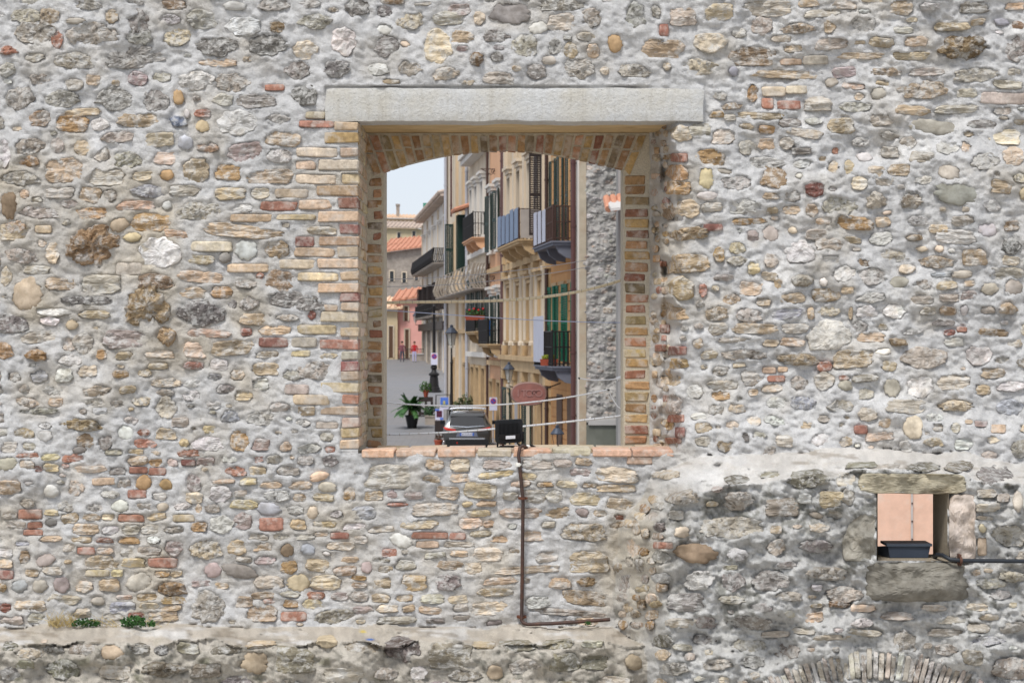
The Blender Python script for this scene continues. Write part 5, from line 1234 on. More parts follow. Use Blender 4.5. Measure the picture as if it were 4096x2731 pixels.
# iron railing in front of the pink house
fe = thing('iron_fence', 'low iron fence in front of the pink house', 'fence', (PX(1640, 151), 151, street_z(151)))
mb = MB(); y = 151.0
for zz in (street_z(y) + 1.0, street_z(y) + .15): mb.bar((PX(1592, y), y, zz), (PX(1712, y), y, zz), .03, n=5)
mb.build('rail', MAT['iron'], fe)
for k in range(24):
    x = PX(1592, y) + (PX(1712, y) - PX(1592, y)) * k / 23; mb = MB(); mb.bar((x, y, street_z(y) - .05), (x, y, street_z(y) + 1.02), .018, n=5); mb.build('baluster', MAT['iron'], fe)
lw = thing('low_wall', 'low grey garden wall with shrubs under the pink house', 'wall', (PX(1670, 150), 150, street_z(150)))
mb = MB(); mb.box(PX(1640, 150), PX(1730, 150), 149.8, 150.2, street_z(150) - .2, street_z(150) + .55); mb.build('wall_block', MAT['stonegrey'], lw)
mb = MB(); mb.box(PX(1639, 150), PX(1731, 150), 149.74, 150.26, street_z(150) + .55, street_z(150) + .65); mb.build('coping', MAT['concrete'], lw)
# pink plastered house seen through the loophole
HP = thing('salmon_house', 'salmon pink plastered house wall with a thin vertical conductor, seen through the loophole', 'house', (9, 37, street_z(34)))
mb = MB(); mb.box(5.9, 13.0, 34.0, 41.0, street_z(34) - .5, 9.2); mb.build('wall', MAT['salmon'], HP)
mb = MB(); xs_ = PX(3646, 34); mb.box(xs_ - .014, xs_ + .014, 33.95, 33.998, street_z(34), 9.1); mb.build('conductor_strip', MAT['concrete'], HP)
for k in range(16):
    mb = MB(); zz = PZ(2014, 34) - 1.44 + k * .36; mb.box(xs_ - .016, xs_ + .016, 33.93, 33.949, zz, zz + .03); mb.build('clip', MAT['iron_brown'], HP)
# ------------------------------------------------------------------ things on and about the wall
M = MAT
pip_m = paint('rusted_conduit', (72, 58, 54), 0.55, metal=0.3, var=0.2, scale=25, dirt=((120, 76, 52), 0.6))
blk_m = paint('black_conduit', (40, 44, 50), 0.5, var=0.12, scale=20)
whi_m = paint('white_putty', (220, 218, 210), 0.7, var=0.05)
def yw(u, v, off): return 10.0 - float(rel(np.array([float(u)]), np.array([float(v)]))[0]) - off
# floodlight on the sill, its back towards us
fl = thing('floodlight', 'black floodlight on a bracket on the window sill, seen from behind', 'floodlight', (PX(2034, 10.3), 10.3, 3.358))
yF = 10.30
def fx(u): return PX(u, yF)
def fz(v): return PZ(v, yF)
def rounded(u0, u1, v0, v1, r, sl, n=5):
    pts = []
    for (cx, cy, a0) in ((u1 - r, v0 + r, -90), (u1 - r * 1.6, v1 - r * 1.6, 0), (u0 + r * 1.6, v1 - r * 1.6, 90), (u0 + r, v0 + r, 180)):
        rr = r if cy < (v0 + v1) / 2 else r * 1.6
        for k in range(n + 1):
            t = R(a0 + 90 * k / n); x = cx + rr * math.cos(t); y = cy + rr * math.sin(t)
            pts.append((x, y + sl * (x - (u0 + u1) / 2)))
    return pts
mb = MB(); mb.poly_extrude([(fx(u), yF + .012, fz(v)) for u, v in rounded(1980, 2091, 1678, 1772, 11, -.055)], (0, 0.03, 0)); mb.build('housing', M['black'], fl)
for k in range(16):
    u = 1994 + k * 5.2; v0 = 1691 - .055 * (u - 2035); mb = MB(); mb.box(fx(u), fx(u + 2.2), yF - .012, yF + .011, fz(1735), fz(v0)); mb.build('cooling_fin', M['black'], fl)
mb = MB(); mb.hexa([(fx(1998), yF - .004, fz(1757)), (fx(2078), yF - .004, fz(1755)), (fx(2078), yF + .011, fz(1757)), (fx(1998), yF + .011, fz(1759)), (fx(1994), yF - .02, fz(1737)), (fx(2082), yF - .02, fz(1733)), (fx(2082), yF + .011, fz(1733)), (fx(1994), yF + .011, fz(1737))])
mb.build('driver_box', paint('driver_box_black', (34, 37, 42), 0.5, var=0.1, scale=20), fl)
mb = MB(); mb.add([(fx(2023), yF - .0185, fz(1755)), (fx(2061), yF - .0185, fz(1753)), (fx(2061), yF - .0215, fz(1740)), (fx(2023), yF - .0215, fz(1742))], [(0, 1, 2, 3)])
lm, nt, p_ = newmat('label_print'); tc = nt.nodes.new('ShaderNodeTexCoord'); n1 = noise(nt, tc.outputs['Object'], 260, 2, .5, (0.5, 1, 3)); nt.links.new(mixc(nt, ramp(nt, n1, .55, .6, 0, .7), (.75, .77, .82), (.25, .27, .32)), p_.inputs['Base Color'])
mb.build('sticker', lm, fl)
mb = MB(); mb.tube([(fx(1985), yF + .03, fz(1735)), (fx(1990), yF + .03, fz(1770)), (fx(1990), yF + .03, fz(1790)), (fx(2000), yF + .03, 3.362), (fx(2075), yF + .03, 3.362), (fx(2091), yF + .03, fz(1785)), (fx(2092), yF + .03, fz(1760)), (fx(2091), yF + .03, fz(1728))], .0065, 6); mb.build('bracket', M['black'], fl, True)
for u in (1986, 2091): mb = MB(); mb.lathe([(.009, -.006), (.009, .006)], (fx(u), yF + .02, fz(1731)), 8); mb.build('knob', M['black'], fl, True)
mb = MB(); mb.lathe([(.006, 0), (.008, .004), (.008, .010), (.004, .012), (.004, .022)], (fx(2012), yF + .02, 3.366), 8); mb.build('bolt', M['iron_brown'], fl, True)
cb = MB(); cb.tube([(fx(2068), yF, fz(1770)), (fx(2076), yF, fz(1779)), (fx(2100), yF, fz(1781)), (fx(2125), yF, fz(1780)), (fx(2140), yF - .03, fz(1786)), (fx(2130), yF - .08, 3.370), (fx(2108), yF - .10, 3.372), (fx(2112), yF - .12, fz(1782)), (fx(2124), yF - .13, fz(1773))], .006, 6); cb.build('cable', M['black'], fl, True)
# rusty conduit down the wall from the sill
cd = thing('conduit_pipe', 'rusty brown conduit running down from the window sill and along the ledge', 'pipe', (PX(2090), 9.95, 2.36))
pts = [(PX(2105, 10.05), 10.08, 3.372), (PX(2092), 10.0, 3.385), (PX(2080), 9.95, 3.380), (PX(2074), 9.935, PZ(1815))]
for v in (1850, 1880, 1900, 1930, 1960, 1988, 2050, 2150, 2250, 2350, 2430): pts.append((PX(np.interp(v, [1850, 1960, 1990, 2430], [2078, 2088, 2092, 2087])), 9.93 if v < 2300 else 9.925, PZ(v)))
pts += [(PX(2086), 9.915, PZ(2470)), (PX(2092), 9.895, PZ(2488, 9.9)), (PX(2110), 9.885, PZ(2494, 9.9)), (PX(2200), 9.885, PZ(2491, 9.9)), (PX(2320), 9.89, PZ(2484, 9.9)), (PX(2436), 9.90, PZ(2476, 9.9))]
mb = MB(); mb.tube(pts, .0108, 10); mb.build('pipe', pip_m, cd, True)
for v in (1988, 2460):
    mb = MB(); z = PZ(v); x = PX(2091 if v < 2000 else 2086); mb.lathe([(.018, -.006), (.018, .006)], (x, 9.928, z), 12); mb.box(x - .028, x + .028, 9.93, 9.99, z - .005, z + .005); mb.build('clamp', paint('rust_clamp', (96, 58, 42), 0.8, var=.2, scale=30), cd, True)
mb = MB(); mb.lathe([(.016, 0), (.019, .012), (.016, .022)], (PX(2074), 9.933, PZ(1862)), 10); mb.build('white_tape', whi_m, cd, True)
mb = MB(); mb.lathe([(.004, 0), (.013, .006), (.015, .016), (.008, .024)], (PX(2112, 10.08), 10.10, 3.362), 10); mb.build('sealant', whi_m, cd, True)
# loophole: second floodlight and its conduit
f2 = thing('floodlight', 'dark blue-grey floodlight box lying inside the small loophole', 'floodlight', (PX(3610, 9.4), 9.4, PZ(2241, 9.22)))
y0 = 9.34; q = lambda u, v, y=y0: (PX(u, y), y, PZ(v, y))
mb = MB(); zb = PZ(2241, 9.22) + .001
mb.hexa([(PX(3560, y0), y0, zb), (PX(3712, y0), y0, zb), (PX(3716, y0), y0 + .14, zb), (PX(3530, y0), y0 + .14, zb), (PX(3552, y0), y0, zb + .060), (PX(3722, y0), y0, zb + .062), (PX(3722, y0), y0 + .14, zb + .062), (PX(3530, y0), y0 + .14, zb + .045)])
mb.build('housing', paint('dark_blue_grey_metal', (58, 66, 80), 0.5, var=.08, scale=10), f2)
mb = MB(); mb.box(PX(3545, y0), PX(3727, y0), y0 - .012, y0 + .15, zb + .063, zb + .076); mb.build('rim', paint('rim_grey', (70, 78, 90), 0.5, var=.06), f2)
c2 = thing('conduit_pipe', 'black conduit leaving the loophole along the bastion face', 'pipe', (PX(3900, 9.2), 9.15, PZ(2235, 9.2)))
yb = 9.13
pp = [(PX(3738, 9.33), 9.33, PZ(2232, 9.3)), (PX(3748, 9.25), 9.25, PZ(2218, 9.25)), (PX(3770, 9.17), 9.17, PZ(2219, 9.17)), (PX(3800, yb), yb, PZ(2236, yb))]
for u in range(3850, 4700, 60): pp.append((PX(u, yb), min(yb, yw(u, 2240, .012)), PZ(2241 + .01 * (u - 3850), yb)))
mb = MB(); mb.tube(pp, .0115, 10); mb.build('pipe', blk_m, c2, True)
mb = MB(); mb.tube([(PX(3842, yb) - .006, yb - .004, PZ(2240, yb)), (PX(3842, yb) + .006, yb - .004, PZ(2240, yb))], .019, 12); mb.box(PX(3842, yb) - .006, PX(3842, yb) + .006, yb, yb + .05, PZ(2240, yb) - .03, PZ(2240, yb) + .03); mb.build('clamp', paint('clamp_rust2', (90, 62, 50), 0.8, var=.2, scale=30), c2, True)
# weeds rooted in the ledge
def leaf_cluster(name, label, cat, c, rx, ry, rz, n, size, mat, stem=None, grp=None, up=0.4):
    o = thing(name, label, cat, c, grp); mb = MB(); r = np.random.default_rng(int(abs(c[0]) * 1000) + n)
    for _ in range(n):
        t = r.uniform(0, 2 * np.pi); q_ = r.random() ** .5; h = r.random()
        p0 = Vector((c[0] + rx * q_ * math.cos(t), c[1] + ry * q_ * math.sin(t), c[2] + rz * h * (1.15 - .5 * q_)))
        d = Vector((math.cos(t) * q_ + r.normal(0, .5), math.sin(t) * q_ + r.normal(0, .5), up + r.normal(0, .5))).normalized()
        sd_ = d.cross(Vector((r.normal(), r.normal(), r.normal()))).normalized(); s_ = size * r.uniform(.6, 1.3)
        nn = d.cross(sd_).normalized() * s_ * .12
        mb.add([p0 - d * s_ * .5, p0 + sd_ * s_ * .38 + nn, p0 + d * s_ * .5, p0 - sd_ * s_ * .38 + nn], [(0, 1, 2), (0, 2, 3)])
    mb.build('foliage', mat, o)
    mb = MB()
    for k in range(5):
        t = 2 * math.pi * k / 5; mb.tube([c, (c[0] + rx * .5 * math.cos(t), c[1] + ry * .5 * math.sin(t), c[2] + rz * .7)], .003 if size < .03 else .012, 5)
    mb.build('stem', stem or M['wood'], o)
    return o
wl = paint('weed_green', (58, 94, 46), 0.6, var=0.4, scale=60)
zl = PZ(2497)
leaf_cluster('weed', 'leafy dark green weed growing beside dry grass on the ledge', 'weed', (PX(345, 9.93), 9.92, zl + .005), .085, .04, .045, 240, .017, wl, wl)
leaf_cluster('weed', 'bright green leafy weed clump, the bushier one on the ledge', 'weed', (PX(535, 9.93), 9.92, zl + .005), .075, .05, .06, 300, .019, wl, wl)
leaf_cluster('weed', 'tiny leafy green weed next to the bushier weed on the ledge', 'weed', (PX(607, 9.93), 9.92, zl + .005), .022, .02, .035, 60, .015, wl, wl)
leaf_cluster('weed', 'tiny green weed at the end of the conduit on the ledge', 'weed', (PX(2352, 9.86), 9.85, PZ(2498, 9.85)), .02, .02, .02, 40, .014, wl, wl)
dg = thing('dry_grass', 'tuft of dry straw-coloured grass on the ledge', 'grass', (PX(240, 9.93), 9.94, zl)); mb = MB(); rr = np.random.default_rng(5)
for _ in range(80):
    x = PX(195 + rr.random() * 110, 9.93); b0 = Vector((x, 9.93 + rr.normal(0, .02), zl)); tp = b0 + Vector((rr.normal(0, .05), -abs(rr.normal(0, .03)), rr.uniform(.03, .11)))
    mid = (b0 + tp) / 2 + Vector((rr.normal(0, .008), -.004, .012)); mb.tube([b0, mid, tp], [.0016, .0013, .0005], 3)
for _ in range(26):
    x = PX(rr.choice([300, 380, 470, 500, 590, 640]) + rr.normal(0, 22), 9.93); b0 = Vector((x, 9.93 + rr.normal(0, .012), zl)); tp = b0 + Vector((rr.normal(0, .06), -abs(rr.normal(0, .02)), rr.uniform(.03, .09)))
    mb.tube([b0, (b0 + tp) / 2 + Vector((rr.normal(0, .01), 0, .015)), tp], [.0016, .0012, .0005], 3)
mb.build('blades', paint('straw', (190, 170, 120), 0.9, var=.25, scale=50), dg)
# ------------------------------------------------------------------ ropes of lamps and wires strung across behind the opening
def rope(name, label, pts, Y, r, mat, tick=None, cat='cable', tm=None):
    o = thing(name, label, cat, at(pts[-1][0], pts[-1][1], Y)); P3 = []
    u = np.array([a for a, b in pts], float); v = np.array([b for a, b in pts], float)
    us_ = np.linspace(u[0], u[-1], 60)
    # smooth curve through the points
    k = np.polyfit(u, v, min(3, len(u) - 1)); vv_ = np.polyval(k, us_)
    mb = MB(); mb.tube([at(a, b, Y) for a, b in zip(us_, vv_)], r, 8); mb.build('line', mat, o, True)
    if tick:
        a = u[0] + 20
        while a < u[-1]:
            b = float(np.polyval(k, a)); p = at(a, b, Y); mb = MB(); mb.tube([p - Vector((.0015, 0, 0)), p + Vector((.0015, 0, 0))], r * 1.08, 8); mb.build('tie', tm or M['stonegrey'], o); a += tick
    for e in (0, -1):
        p = at(us_[e], vv_[e], Y); mb = MB(); mb.tube([p, (p.x, 10.94, p.z)], max(.006, r), 6); mb.build('hook', M['iron'], o)
    return o
tube_m = paint('pale_rope_light', (214, 200, 170), 0.35, var=.06, scale=4); white_m = paint('white_cable', (228, 230, 234), 0.4, var=.04, scale=4); blue_m = paint('pale_blue_wire', (176, 186, 214), 0.5, var=.04); gw = paint('grey_wire', (170, 170, 176), 0.5, var=.05)
rope('rope_light', 'thick pale tube of rope light sagging across the window opening', [(1500, 1211), (1700, 1212), (1900, 1204), (2100, 1191), (2300, 1170), (2420, 1146), (2520, 1105)], 11.04, .0095, tube_m, 26)
rope('wire', 'thin pale blue wire strung below the thick rope light', [(1500, 1238), (1700, 1252), (2000, 1272), (2300, 1287), (2530, 1290)], 11.06, .0028, blue_m)
rope('rope_light', 'slim white rope light dipping just above the car roof', [(1500, 1606), (1620, 1614), (1720, 1622), (1900, 1622), (2050, 1616), (2200, 1597), (2330, 1580), (2432, 1558)], 11.04, .0050, white_m, 106)
rope('rope_light', 'straight white rope light across the car number plate', [(1500, 1738), (1700, 1733), (1900, 1722), (2100, 1703), (2300, 1684), (2530, 1658)], 11.04, .0065, white_m, 39)
rope('wire', 'upper of two thin grey wires crossing in front of the curved balcony', [(1500, 1118), (1750, 1108), (2000, 1092), (2200, 1062), (2520, 1010)], 11.1, .0022, gw)
rope('wire', 'lower of two thin grey wires crossing in front of the curved balcony', [(1500, 1146), (1750, 1140), (2000, 1122), (2200, 1092), (2520, 1036)], 11.1, .0022, gw)
o = rope('rope_light', 'short white rope light clipped to the brick jamb in front of the rubble end wall', [(2315, 1512), (2380, 1520), (2430, 1519), (2490, 1512)], 11.04, .004, white_m)
mb = MB(); mb.tube([at(2468, 1517, 11.03), at(2490, 1510, 11.03)], .015, 10); mb.build('clip', white_m, o, True)
mb = MB(); mb.tube([at(2432, 1558, 11.04), at(2448, 1592, 11.04), at(2470, 1625, 11.04), at(2492, 1640, 11.04)], .0042, 8); tl = thing('cable_tail', 'loose white cable end hanging against the brick jamb', 'cable', at(2490, 1640, 11.04)); mb.build('line', white_m, tl, True)
# ------------------------------------------------------------------ street furniture
def gz(Y): return street_z(Y)
def lantern(name, label, x, y, zb, s=1.0, post=None, arm=None, hood_only=False, group=None):
    """four-sided lantern on a post standing at zb - post, or on a wall arm"""
    base = zb - (post or 0.0); o = thing(name, label, 'street lamp', (x, y, base), group)
    mb = MB(); mb.lathe([(.02 * s, 0), (.10 * s, .02 * s), (.06 * s, .10 * s), (.12 * s, .14 * s), (.20 * s, .62 * s), (.21 * s, .66 * s)], (x, y, zb), 4)
    g2, nt, p_ = newmat('lantern_glass'); p_.inputs['Base Color'].default_value = (.5, .5, .47, 1); p_.inputs['Roughness'].default_value = .2; p_.inputs['Alpha'].default_value = .55
    if not hood_only: mb.build('glass', g2, o)
    mb = MB(); mb.lathe([(.27 * s, .62 * s), (.28 * s, .66 * s), (.12 * s, .86 * s), (.07 * s, .88 * s), (.08 * s, .96 * s), (.02 * s, 1.0 * s)], (x, y, zb), 12 if hood_only else 8); mb.build('hood', paint('slate_hood', (66, 72, 84), .5, metal=.3, var=.08), o, False)
    for k in range(4):
        t = 2 * math.pi * k / 4; mb = MB(); mb.bar((x + .12 * s * math.cos(t), y + .12 * s * math.sin(t), zb + .12 * s), (x + .21 * s * math.cos(t), y + .21 * s * math.sin(t), zb + .64 * s), .014 * s, n=4); mb.build('rib', M['iron'], o)
    if post:
        mb = MB(); mb.lathe([(.20, 0), (.20, .15), (.15, .2), (.13, .7), (.16, .75), (.075, .95), (.055, post * .8), (.08, post * .81), (.045, post * .83), (.04, post)], (x, y, base), 12); mb.build('post', M['iron'], o, True)
    if arm:
        mb = MB(); mb.tube([(x, y, zb), (x, y, zb - .12), (x + arm[0] * .5, y + arm[1] * .5, zb - .25), (x + arm[0], y + arm[1], zb - .05)], .02, 6); mb.build('arm', M['iron'], o)
    return o
p0 = at(1806, 1392, 78); lantern('street_lamp', 'tall black lamp post with a glass lantern beside the stone house corner', p0.x, 78, p0.z, 1.08, post=p0.z - gz(78))
p0 = at(2036, 1530, 57); lantern('wall_lantern', 'dark wall lantern hanging from the ornate cream house', p0.x, 57, p0.z, .70, arm=(1.2, .2))
p0 = at(2229, 1790, 49); lantern('street_lamp', 'short lamp with wide slate hood in front of the orange house', p0.x, 49, p0.z - .06, .72, post=p0.z - .06 - gz(49), hood_only=True)
p0 = at(1662, 1292, 149); lantern('wall_lantern', 'distant lantern on an arm at the corner of the pink house', p0.x, 149, p0.z, 1.0, arm=(.9, 1.2))
# no-parking signs
def disc_sign(o, c, r, w_, h_):
    x, y, z = c
    mb = MB(); mb.box(x - w_ / 2, x + w_ / 2, y, y + .02, z - h_ + r * 1.25, z + r * 1.25); mb.build('plate', paint('sign_white', (206, 206, 224), .5, var=.03), o)
    def disc(rr, yy, nm, m):
        mb = MB(); n = 24; mb.poly_extrude([(x + rr * math.cos(2 * math.pi * k / n), yy, z + rr * math.sin(2 * math.pi * k / n)) for k in range(n)], (0, .004, 0)); mb.build(nm, m, o)
    disc(r, y - .006, 'red_ring', paint('sign_red', (186, 44, 50), .5, var=.03)); disc(r * .76, y - .012, 'blue_disc', paint('sign_blue', (30, 84, 170), .5, var=.03))
    mb = MB(); d = r * .80 / math.sqrt(2); e = r * .10
    mb.poly_extrude([(x - d - e, y - .018, z + d - e), (x - d + e, y - .018, z + d + e), (x + d + e, y - .018, z - d + e), (x + d - e, y - .018, z - d - e)], (0, .005, 0)); mb.build('bar', paint('sign_red2', (186, 44, 50), .5, var=.03), o)
sg = thing('parking_sign', 'round no-parking sign on a white plate on a pole by the shop fronts', 'sign', (PX(1973, 70), 70, gz(70)))
c = at(1973, 1604, 70); disc_sign(sg, c, .125, .32, .54); mb = MB(); mb.bar((c.x, 70.05, gz(70)), (c.x, 70.05, c.z + .1), .03, n=8); mb.build('pole', M['pipe_pale'], sg)
lp = thing('lamp_column', 'black cast-iron lamp column with ornate base in the square', 'lamp column', (PX(1736, 104), 104, gz(104)))
mb = MB(); mb.lathe([(.48, 0), (.46, .12), (.38, .16), (.36, .28), (.31, .32), (.24, 1.0), (.33, 1.05), (.33, 1.13), (.17, 1.25), (.14, 1.38), (.21, 1.5), (.18, 1.62), (.10, 1.78), (.085, 2.6), (.075, 5.2), (.11, 5.25), (.05, 5.4)], (PX(1736, 104), 104, gz(104)), 12); mb.build('column', M['iron'], lp, True)
sg = thing('parking_sign', 'round no-parking sign on a white plate strapped to the cast-iron lamp column', 'sign', (PX(1737, 103.8), 103.75, gz(104) + 3)); c = at(1737, 1425, 103.75); disc_sign(sg, c, .165, .40, .72)
# palm in a black pot
yP = 77.0; xP = PX(1648, yP); zg = gz(yP)
pm = thing('potted_palm', 'feathery green palm in a tapered black pot', 'palm', (xP, yP, zg))
mb = MB(); mb.lathe([(.20, 0), (.30, .52), (.33, .53), (.33, .60), (.28, .60), (.26, .5)], (xP, yP, zg), 16); mb.build('pot', M['black'], pm, True)
mb = MB(); mb.lathe([(.10, .45), (.13, .6), (.11, .8), (.05, .95)], (xP - .05, yP, zg), 8); mb.build('trunk', M['wood'], pm, True)
pl_m = paint('palm_leaf', (62, 98, 52), .55, var=.35, scale=12); rr = np.random.default_rng(3)
for k in range(42):
    t = 2 * math.pi * k / 42 + rr.normal(0, .1); el_ = rr.uniform(.15, 1.25); L_ = rr.uniform(.75, 1.0); sp = []
    for j in range(9):
        q_ = j / 8; h = math.sin(el_) * L_ * q_ - .55 * q_ * q_ * math.cos(el_); rad_ = math.cos(el_) * L_ * q_ * 1.0
        sp.append(Vector((xP - .05 + rad_ * math.cos(t), yP + rad_ * math.sin(t), zg + .9 + h)))
    mb = MB(); mb.tube(sp, .008, 4)
    for j in range(1, 9):
        d = (sp[j] - sp[j - 1]).normalized(); sd_ = d.cross(Vector((0, 0, 1))).normalized()
        for m_ in range(5):
            b0 = sp[j - 1].lerp(sp[j], m_ / 5); l_ = .26 * (1 - .55 * j / 9)
            for sgn in (-1, 1): tp = b0 + d * l_ * .8 + sd_ * sgn * l_ + Vector((0, 0, -.03)); w3 = d * .022; mb.add([b0 - w3, b0 + w3, tp], [(0, 1, 2)])
    mb.build('frond', pl_m, pm)
# dark wooden terrace furniture, planters, poster boards
yT = 84.0; zg = gz(yT)
tb = thing('bar_table', 'dark wooden bar table with slatted legs beside the palm', 'table', (PX(1702, yT), yT, zg)); x0, x1 = PX(1674, yT), PX(1730, yT)
zt_ = PZ(1588, yT)
mb = MB(); mb.box(x0, x1, yT, yT + .6, zt_ - .22, zt_); mb.build('tabletop', M['shutter_brown'], tb)
for x in (x0, (x0 + x1) / 2 - .04, x1 - .09):
    for dy in (0, .5): mb = MB(); mb.box(x, x + .09, yT + dy, yT + dy + .09, zg, zt_ - .22); mb.build('leg', M['shutter_brown'], tb)
mb = MB(); mb.box(x0, x1, yT + .02, yT + .58, zg + .08, zg + .22); mb.build('foot_rail', M['shutter_brown'], tb)
ft = leaf_cluster('potted_plant', 'leafy plant in a red pot on the dark bar table', 'plant', (PX(1702, yT), yT + .3, zt_ + .28), .30, .28, .50, 200, .11, M['leaf'])
mb = MB(); mb.lathe([(.09, -.28), (.15, .0), (.16, .0), (.16, .05), (.13, .05)], (PX(1702, yT), yT + .3, zt_ + .282), 12); mb.build('pot', M['terra'], ft, True)
pb = thing('planter_box', 'low grey concrete planter box with dark shrub next to the bar table', 'planter', (PX(1722, 79), 79, gz(79)))
mb = MB(); zz = gz(79); mb.box(PX(1700, 79), PX(1745, 79), 79, 79.6, zz, zz + .36); mb.box(PX(1698, 79), PX(1747, 79), 78.97, 79.63, zz + .36, zz + .42); mb.build('box', M['stonegrey'], pb)
mb = MB(); rr = np.random.default_rng(8)
for _ in range(160):
    p_ = Vector((PX(1722, 79) + rr.normal(0, .16), 79.3 + rr.normal(0, .12), zz + .42 + rr.random() * .45)); d = Vector(rr.normal(0, 1, 3)).normalized() * .06; e = d.orthogonal().normalized() * .04; mb.add([p_ - d, p_ + e, p_ + d, p_ - e], [(0, 1, 2, 3)])
mb.build('foliage', M['leaf_dark'], pb)
sh = leaf_cluster('shrub', 'grey-green shrub at the foot of the tall lamp post', 'shrub', (PX(1865, 80), 80.5, gz(80) + .02), 0.75, .4, 1.25, 1500, .13, paint('olive_leaf', (96, 104, 72), .7, var=.35, scale=20))
def poster(name, label, u0, u1, v0, v1, Y, cols, tilt=0.0):
    zg = gz(Y); o = thing(name, label, 'poster board', (PX((u0 + u1) / 2, Y), Y, zg))
    xa, xb, za, zb = PX(u0, Y), PX(u1, Y), PZ(v1, Y), PZ(v0, Y)
    mb = MB(); mb.box(xa, xb, Y, Y + .04, za, zb); mb.build('board', paint('board_white', (206, 204, 226), .6, var=.03), o)
    for i, (f0, f1, g0, g1, m) in enumerate(cols):
        mb = MB(); mb.box(xa + (xb - xa) * f0, xa + (xb - xa) * f1, Y - .006 - .002 * i, Y - .001, za + (zb - za) * g0, za + (zb - za) * g1); mb.build('print', m, o)
    for x in (xa + .04, xb - .08):
        mb = MB(); mb.box(x, x + .04, Y + .05, Y + .09, zg, za + .1); mb.build('leg', M['iron'], o)
    return o
cb1, cb2, cb3, cb4 = paint('print_blue', (84, 120, 206), .6, var=.2, scale=5), paint('print_yellow', (196, 186, 108), .6, var=.2), paint('print_maroon', (84, 40, 62), .6, var=.3, scale=8), paint('print_green', (70, 96, 92), .6, var=.3, scale=8)
poster('poster_board', 'blue advertising poster with pale landscape picture on a stand', 1761, 1794, 1588, 1636, 79, [(.02, .98, .35, .98, cb1), (.35, .6, .25, .7, cb2), (.1, .9, .2, .4, cb4)])
poster('poster_board', 'white advertising board with dark maroon picture and blue corners', 1741, 1773, 1634, 1679, 74, [(.0, .5, .8, .98, cb1), (.15, .85, .25, .82, cb3), (.6, 1.0, .03, .2, cb1)])
fr_ = thing('menu_frame', 'tall thin iron frame stand behind the posters', 'stand', (PX(1780, 80), 80, gz(80))); mb = MB(); zz = gz(80)
mb.tube([(PX(1742, 80), 80, zz), (PX(1744, 80), 80, PZ(1580, 80)), (PX(1800, 80), 80, PZ(1578, 80)), (PX(1802, 80), 80, zz)], .03, 6); mb.build('frame', M['iron'], fr_)
bn = thing('litter_bin', 'dark rectangular litter bin under the white poster board', 'bin', (PX(1757, 72), 72, gz(72))); zz = gz(72)
mb = MB(); mb.box(PX(1739, 72), PX(1778, 72), 72, 72.4, zz + .25, PZ(1683, 72)); mb.build('body', M['shutter_brown'], bn)
for u in (1741, 1754, 1768): mb = MB(); mb.box(PX(u, 72), PX(u + 5, 72), 72.05, 72.1, zz, zz + .25); mb.build('leg', M['shutter_brown'], bn)
tp = leaf_cluster('potted_plant', 'small brown shrub in a terracotta pot beside the car', 'plant', (PX(1754, 66.5), 66.5, gz(66.5) + .35), .14, .14, .3, 60, .08, M['wood'])
mb = MB(); mb.lathe([(.10, -.35), (.17, .0), (.18, .0), (.18, .05), (.14, .05)], (PX(1754, 66.5), 66.5, gz(66.5) + .352), 12); mb.build('pot', M['terra'], tp, True)
# oval hanging sign
so = thing('oval_sign', 'weathered red-brown oval shop sign on an iron bracket reading ITOPO', 'sign', at(2115, 1575, 53)); Y = 53.0
ov = [(PX(2116 + 66 * math.copysign(abs(math.cos(t)) ** .85, math.cos(t)), Y), PZ(1575 - 41 * math.copysign(abs(math.sin(t)) ** .85, math.sin(t)), Y)) for t in np.linspace(0, 2 * np.pi, 40, endpoint=False)]
mb = MB(); mb.poly_extrude([(x, Y, z) for x, z in ov], (0, .10, 0)); mb.build('board', paint('worn_red_brown', (142, 96, 88), .85, var=.18, scale=5, dirt=((112, 84, 76), .6)), so)
rim = [Vector((x, Y + .05, z)) for x, z in ov]; mb = MB(); mb.tube(rim + [rim[0]], .055, 6); mb.build('rim', paint('sign_rim', (140, 112, 104), .8, var=.1), so, True)
let_m = paint('faded_letters', (158, 118, 112), .85, var=.1)
for ch, uc in (('I', 2073), ('T', 2096), ('O', 2117), ('P', 2136), ('O', 2155)):
    tx = bpy.data.curves.new('letter', 'FONT'); tx.body = ch; tx.size = .32; tx.extrude = .006; tx.align_x = 'CENTER'; tx.align_y = 'CENTER'
    to = bpy.data.objects.new('letter_tmp', tx); COL.objects.link(to); to.location = (PX(uc, Y), Y - .012, PZ(1573, Y)); to.rotation_euler = (R(90), 0, 0)
    bpy.context.view_layer.update(); tme = bpy.data.meshes.new_from_object(to.evaluated_get(bpy.context.evaluated_depsgraph_get())); mw = to.matrix_world.copy(); bpy.data.objects.remove(to); tme.transform(mw); link('letter', tme, let_m, so)
mb = MB(); mb.bar((PX(2178, Y), Y + .05, PZ(1556, Y)), (PX(2230, Y) + .1, Y + .1, PZ(1532, Y)), .02, n=6); mb.bar((PX(2178, Y), Y + .05, PZ(1592, Y)), (PX(2230, Y) + .1, Y + .1, PZ(1588, Y)), .02, n=6); mb.build('bracket', M['iron'], so)
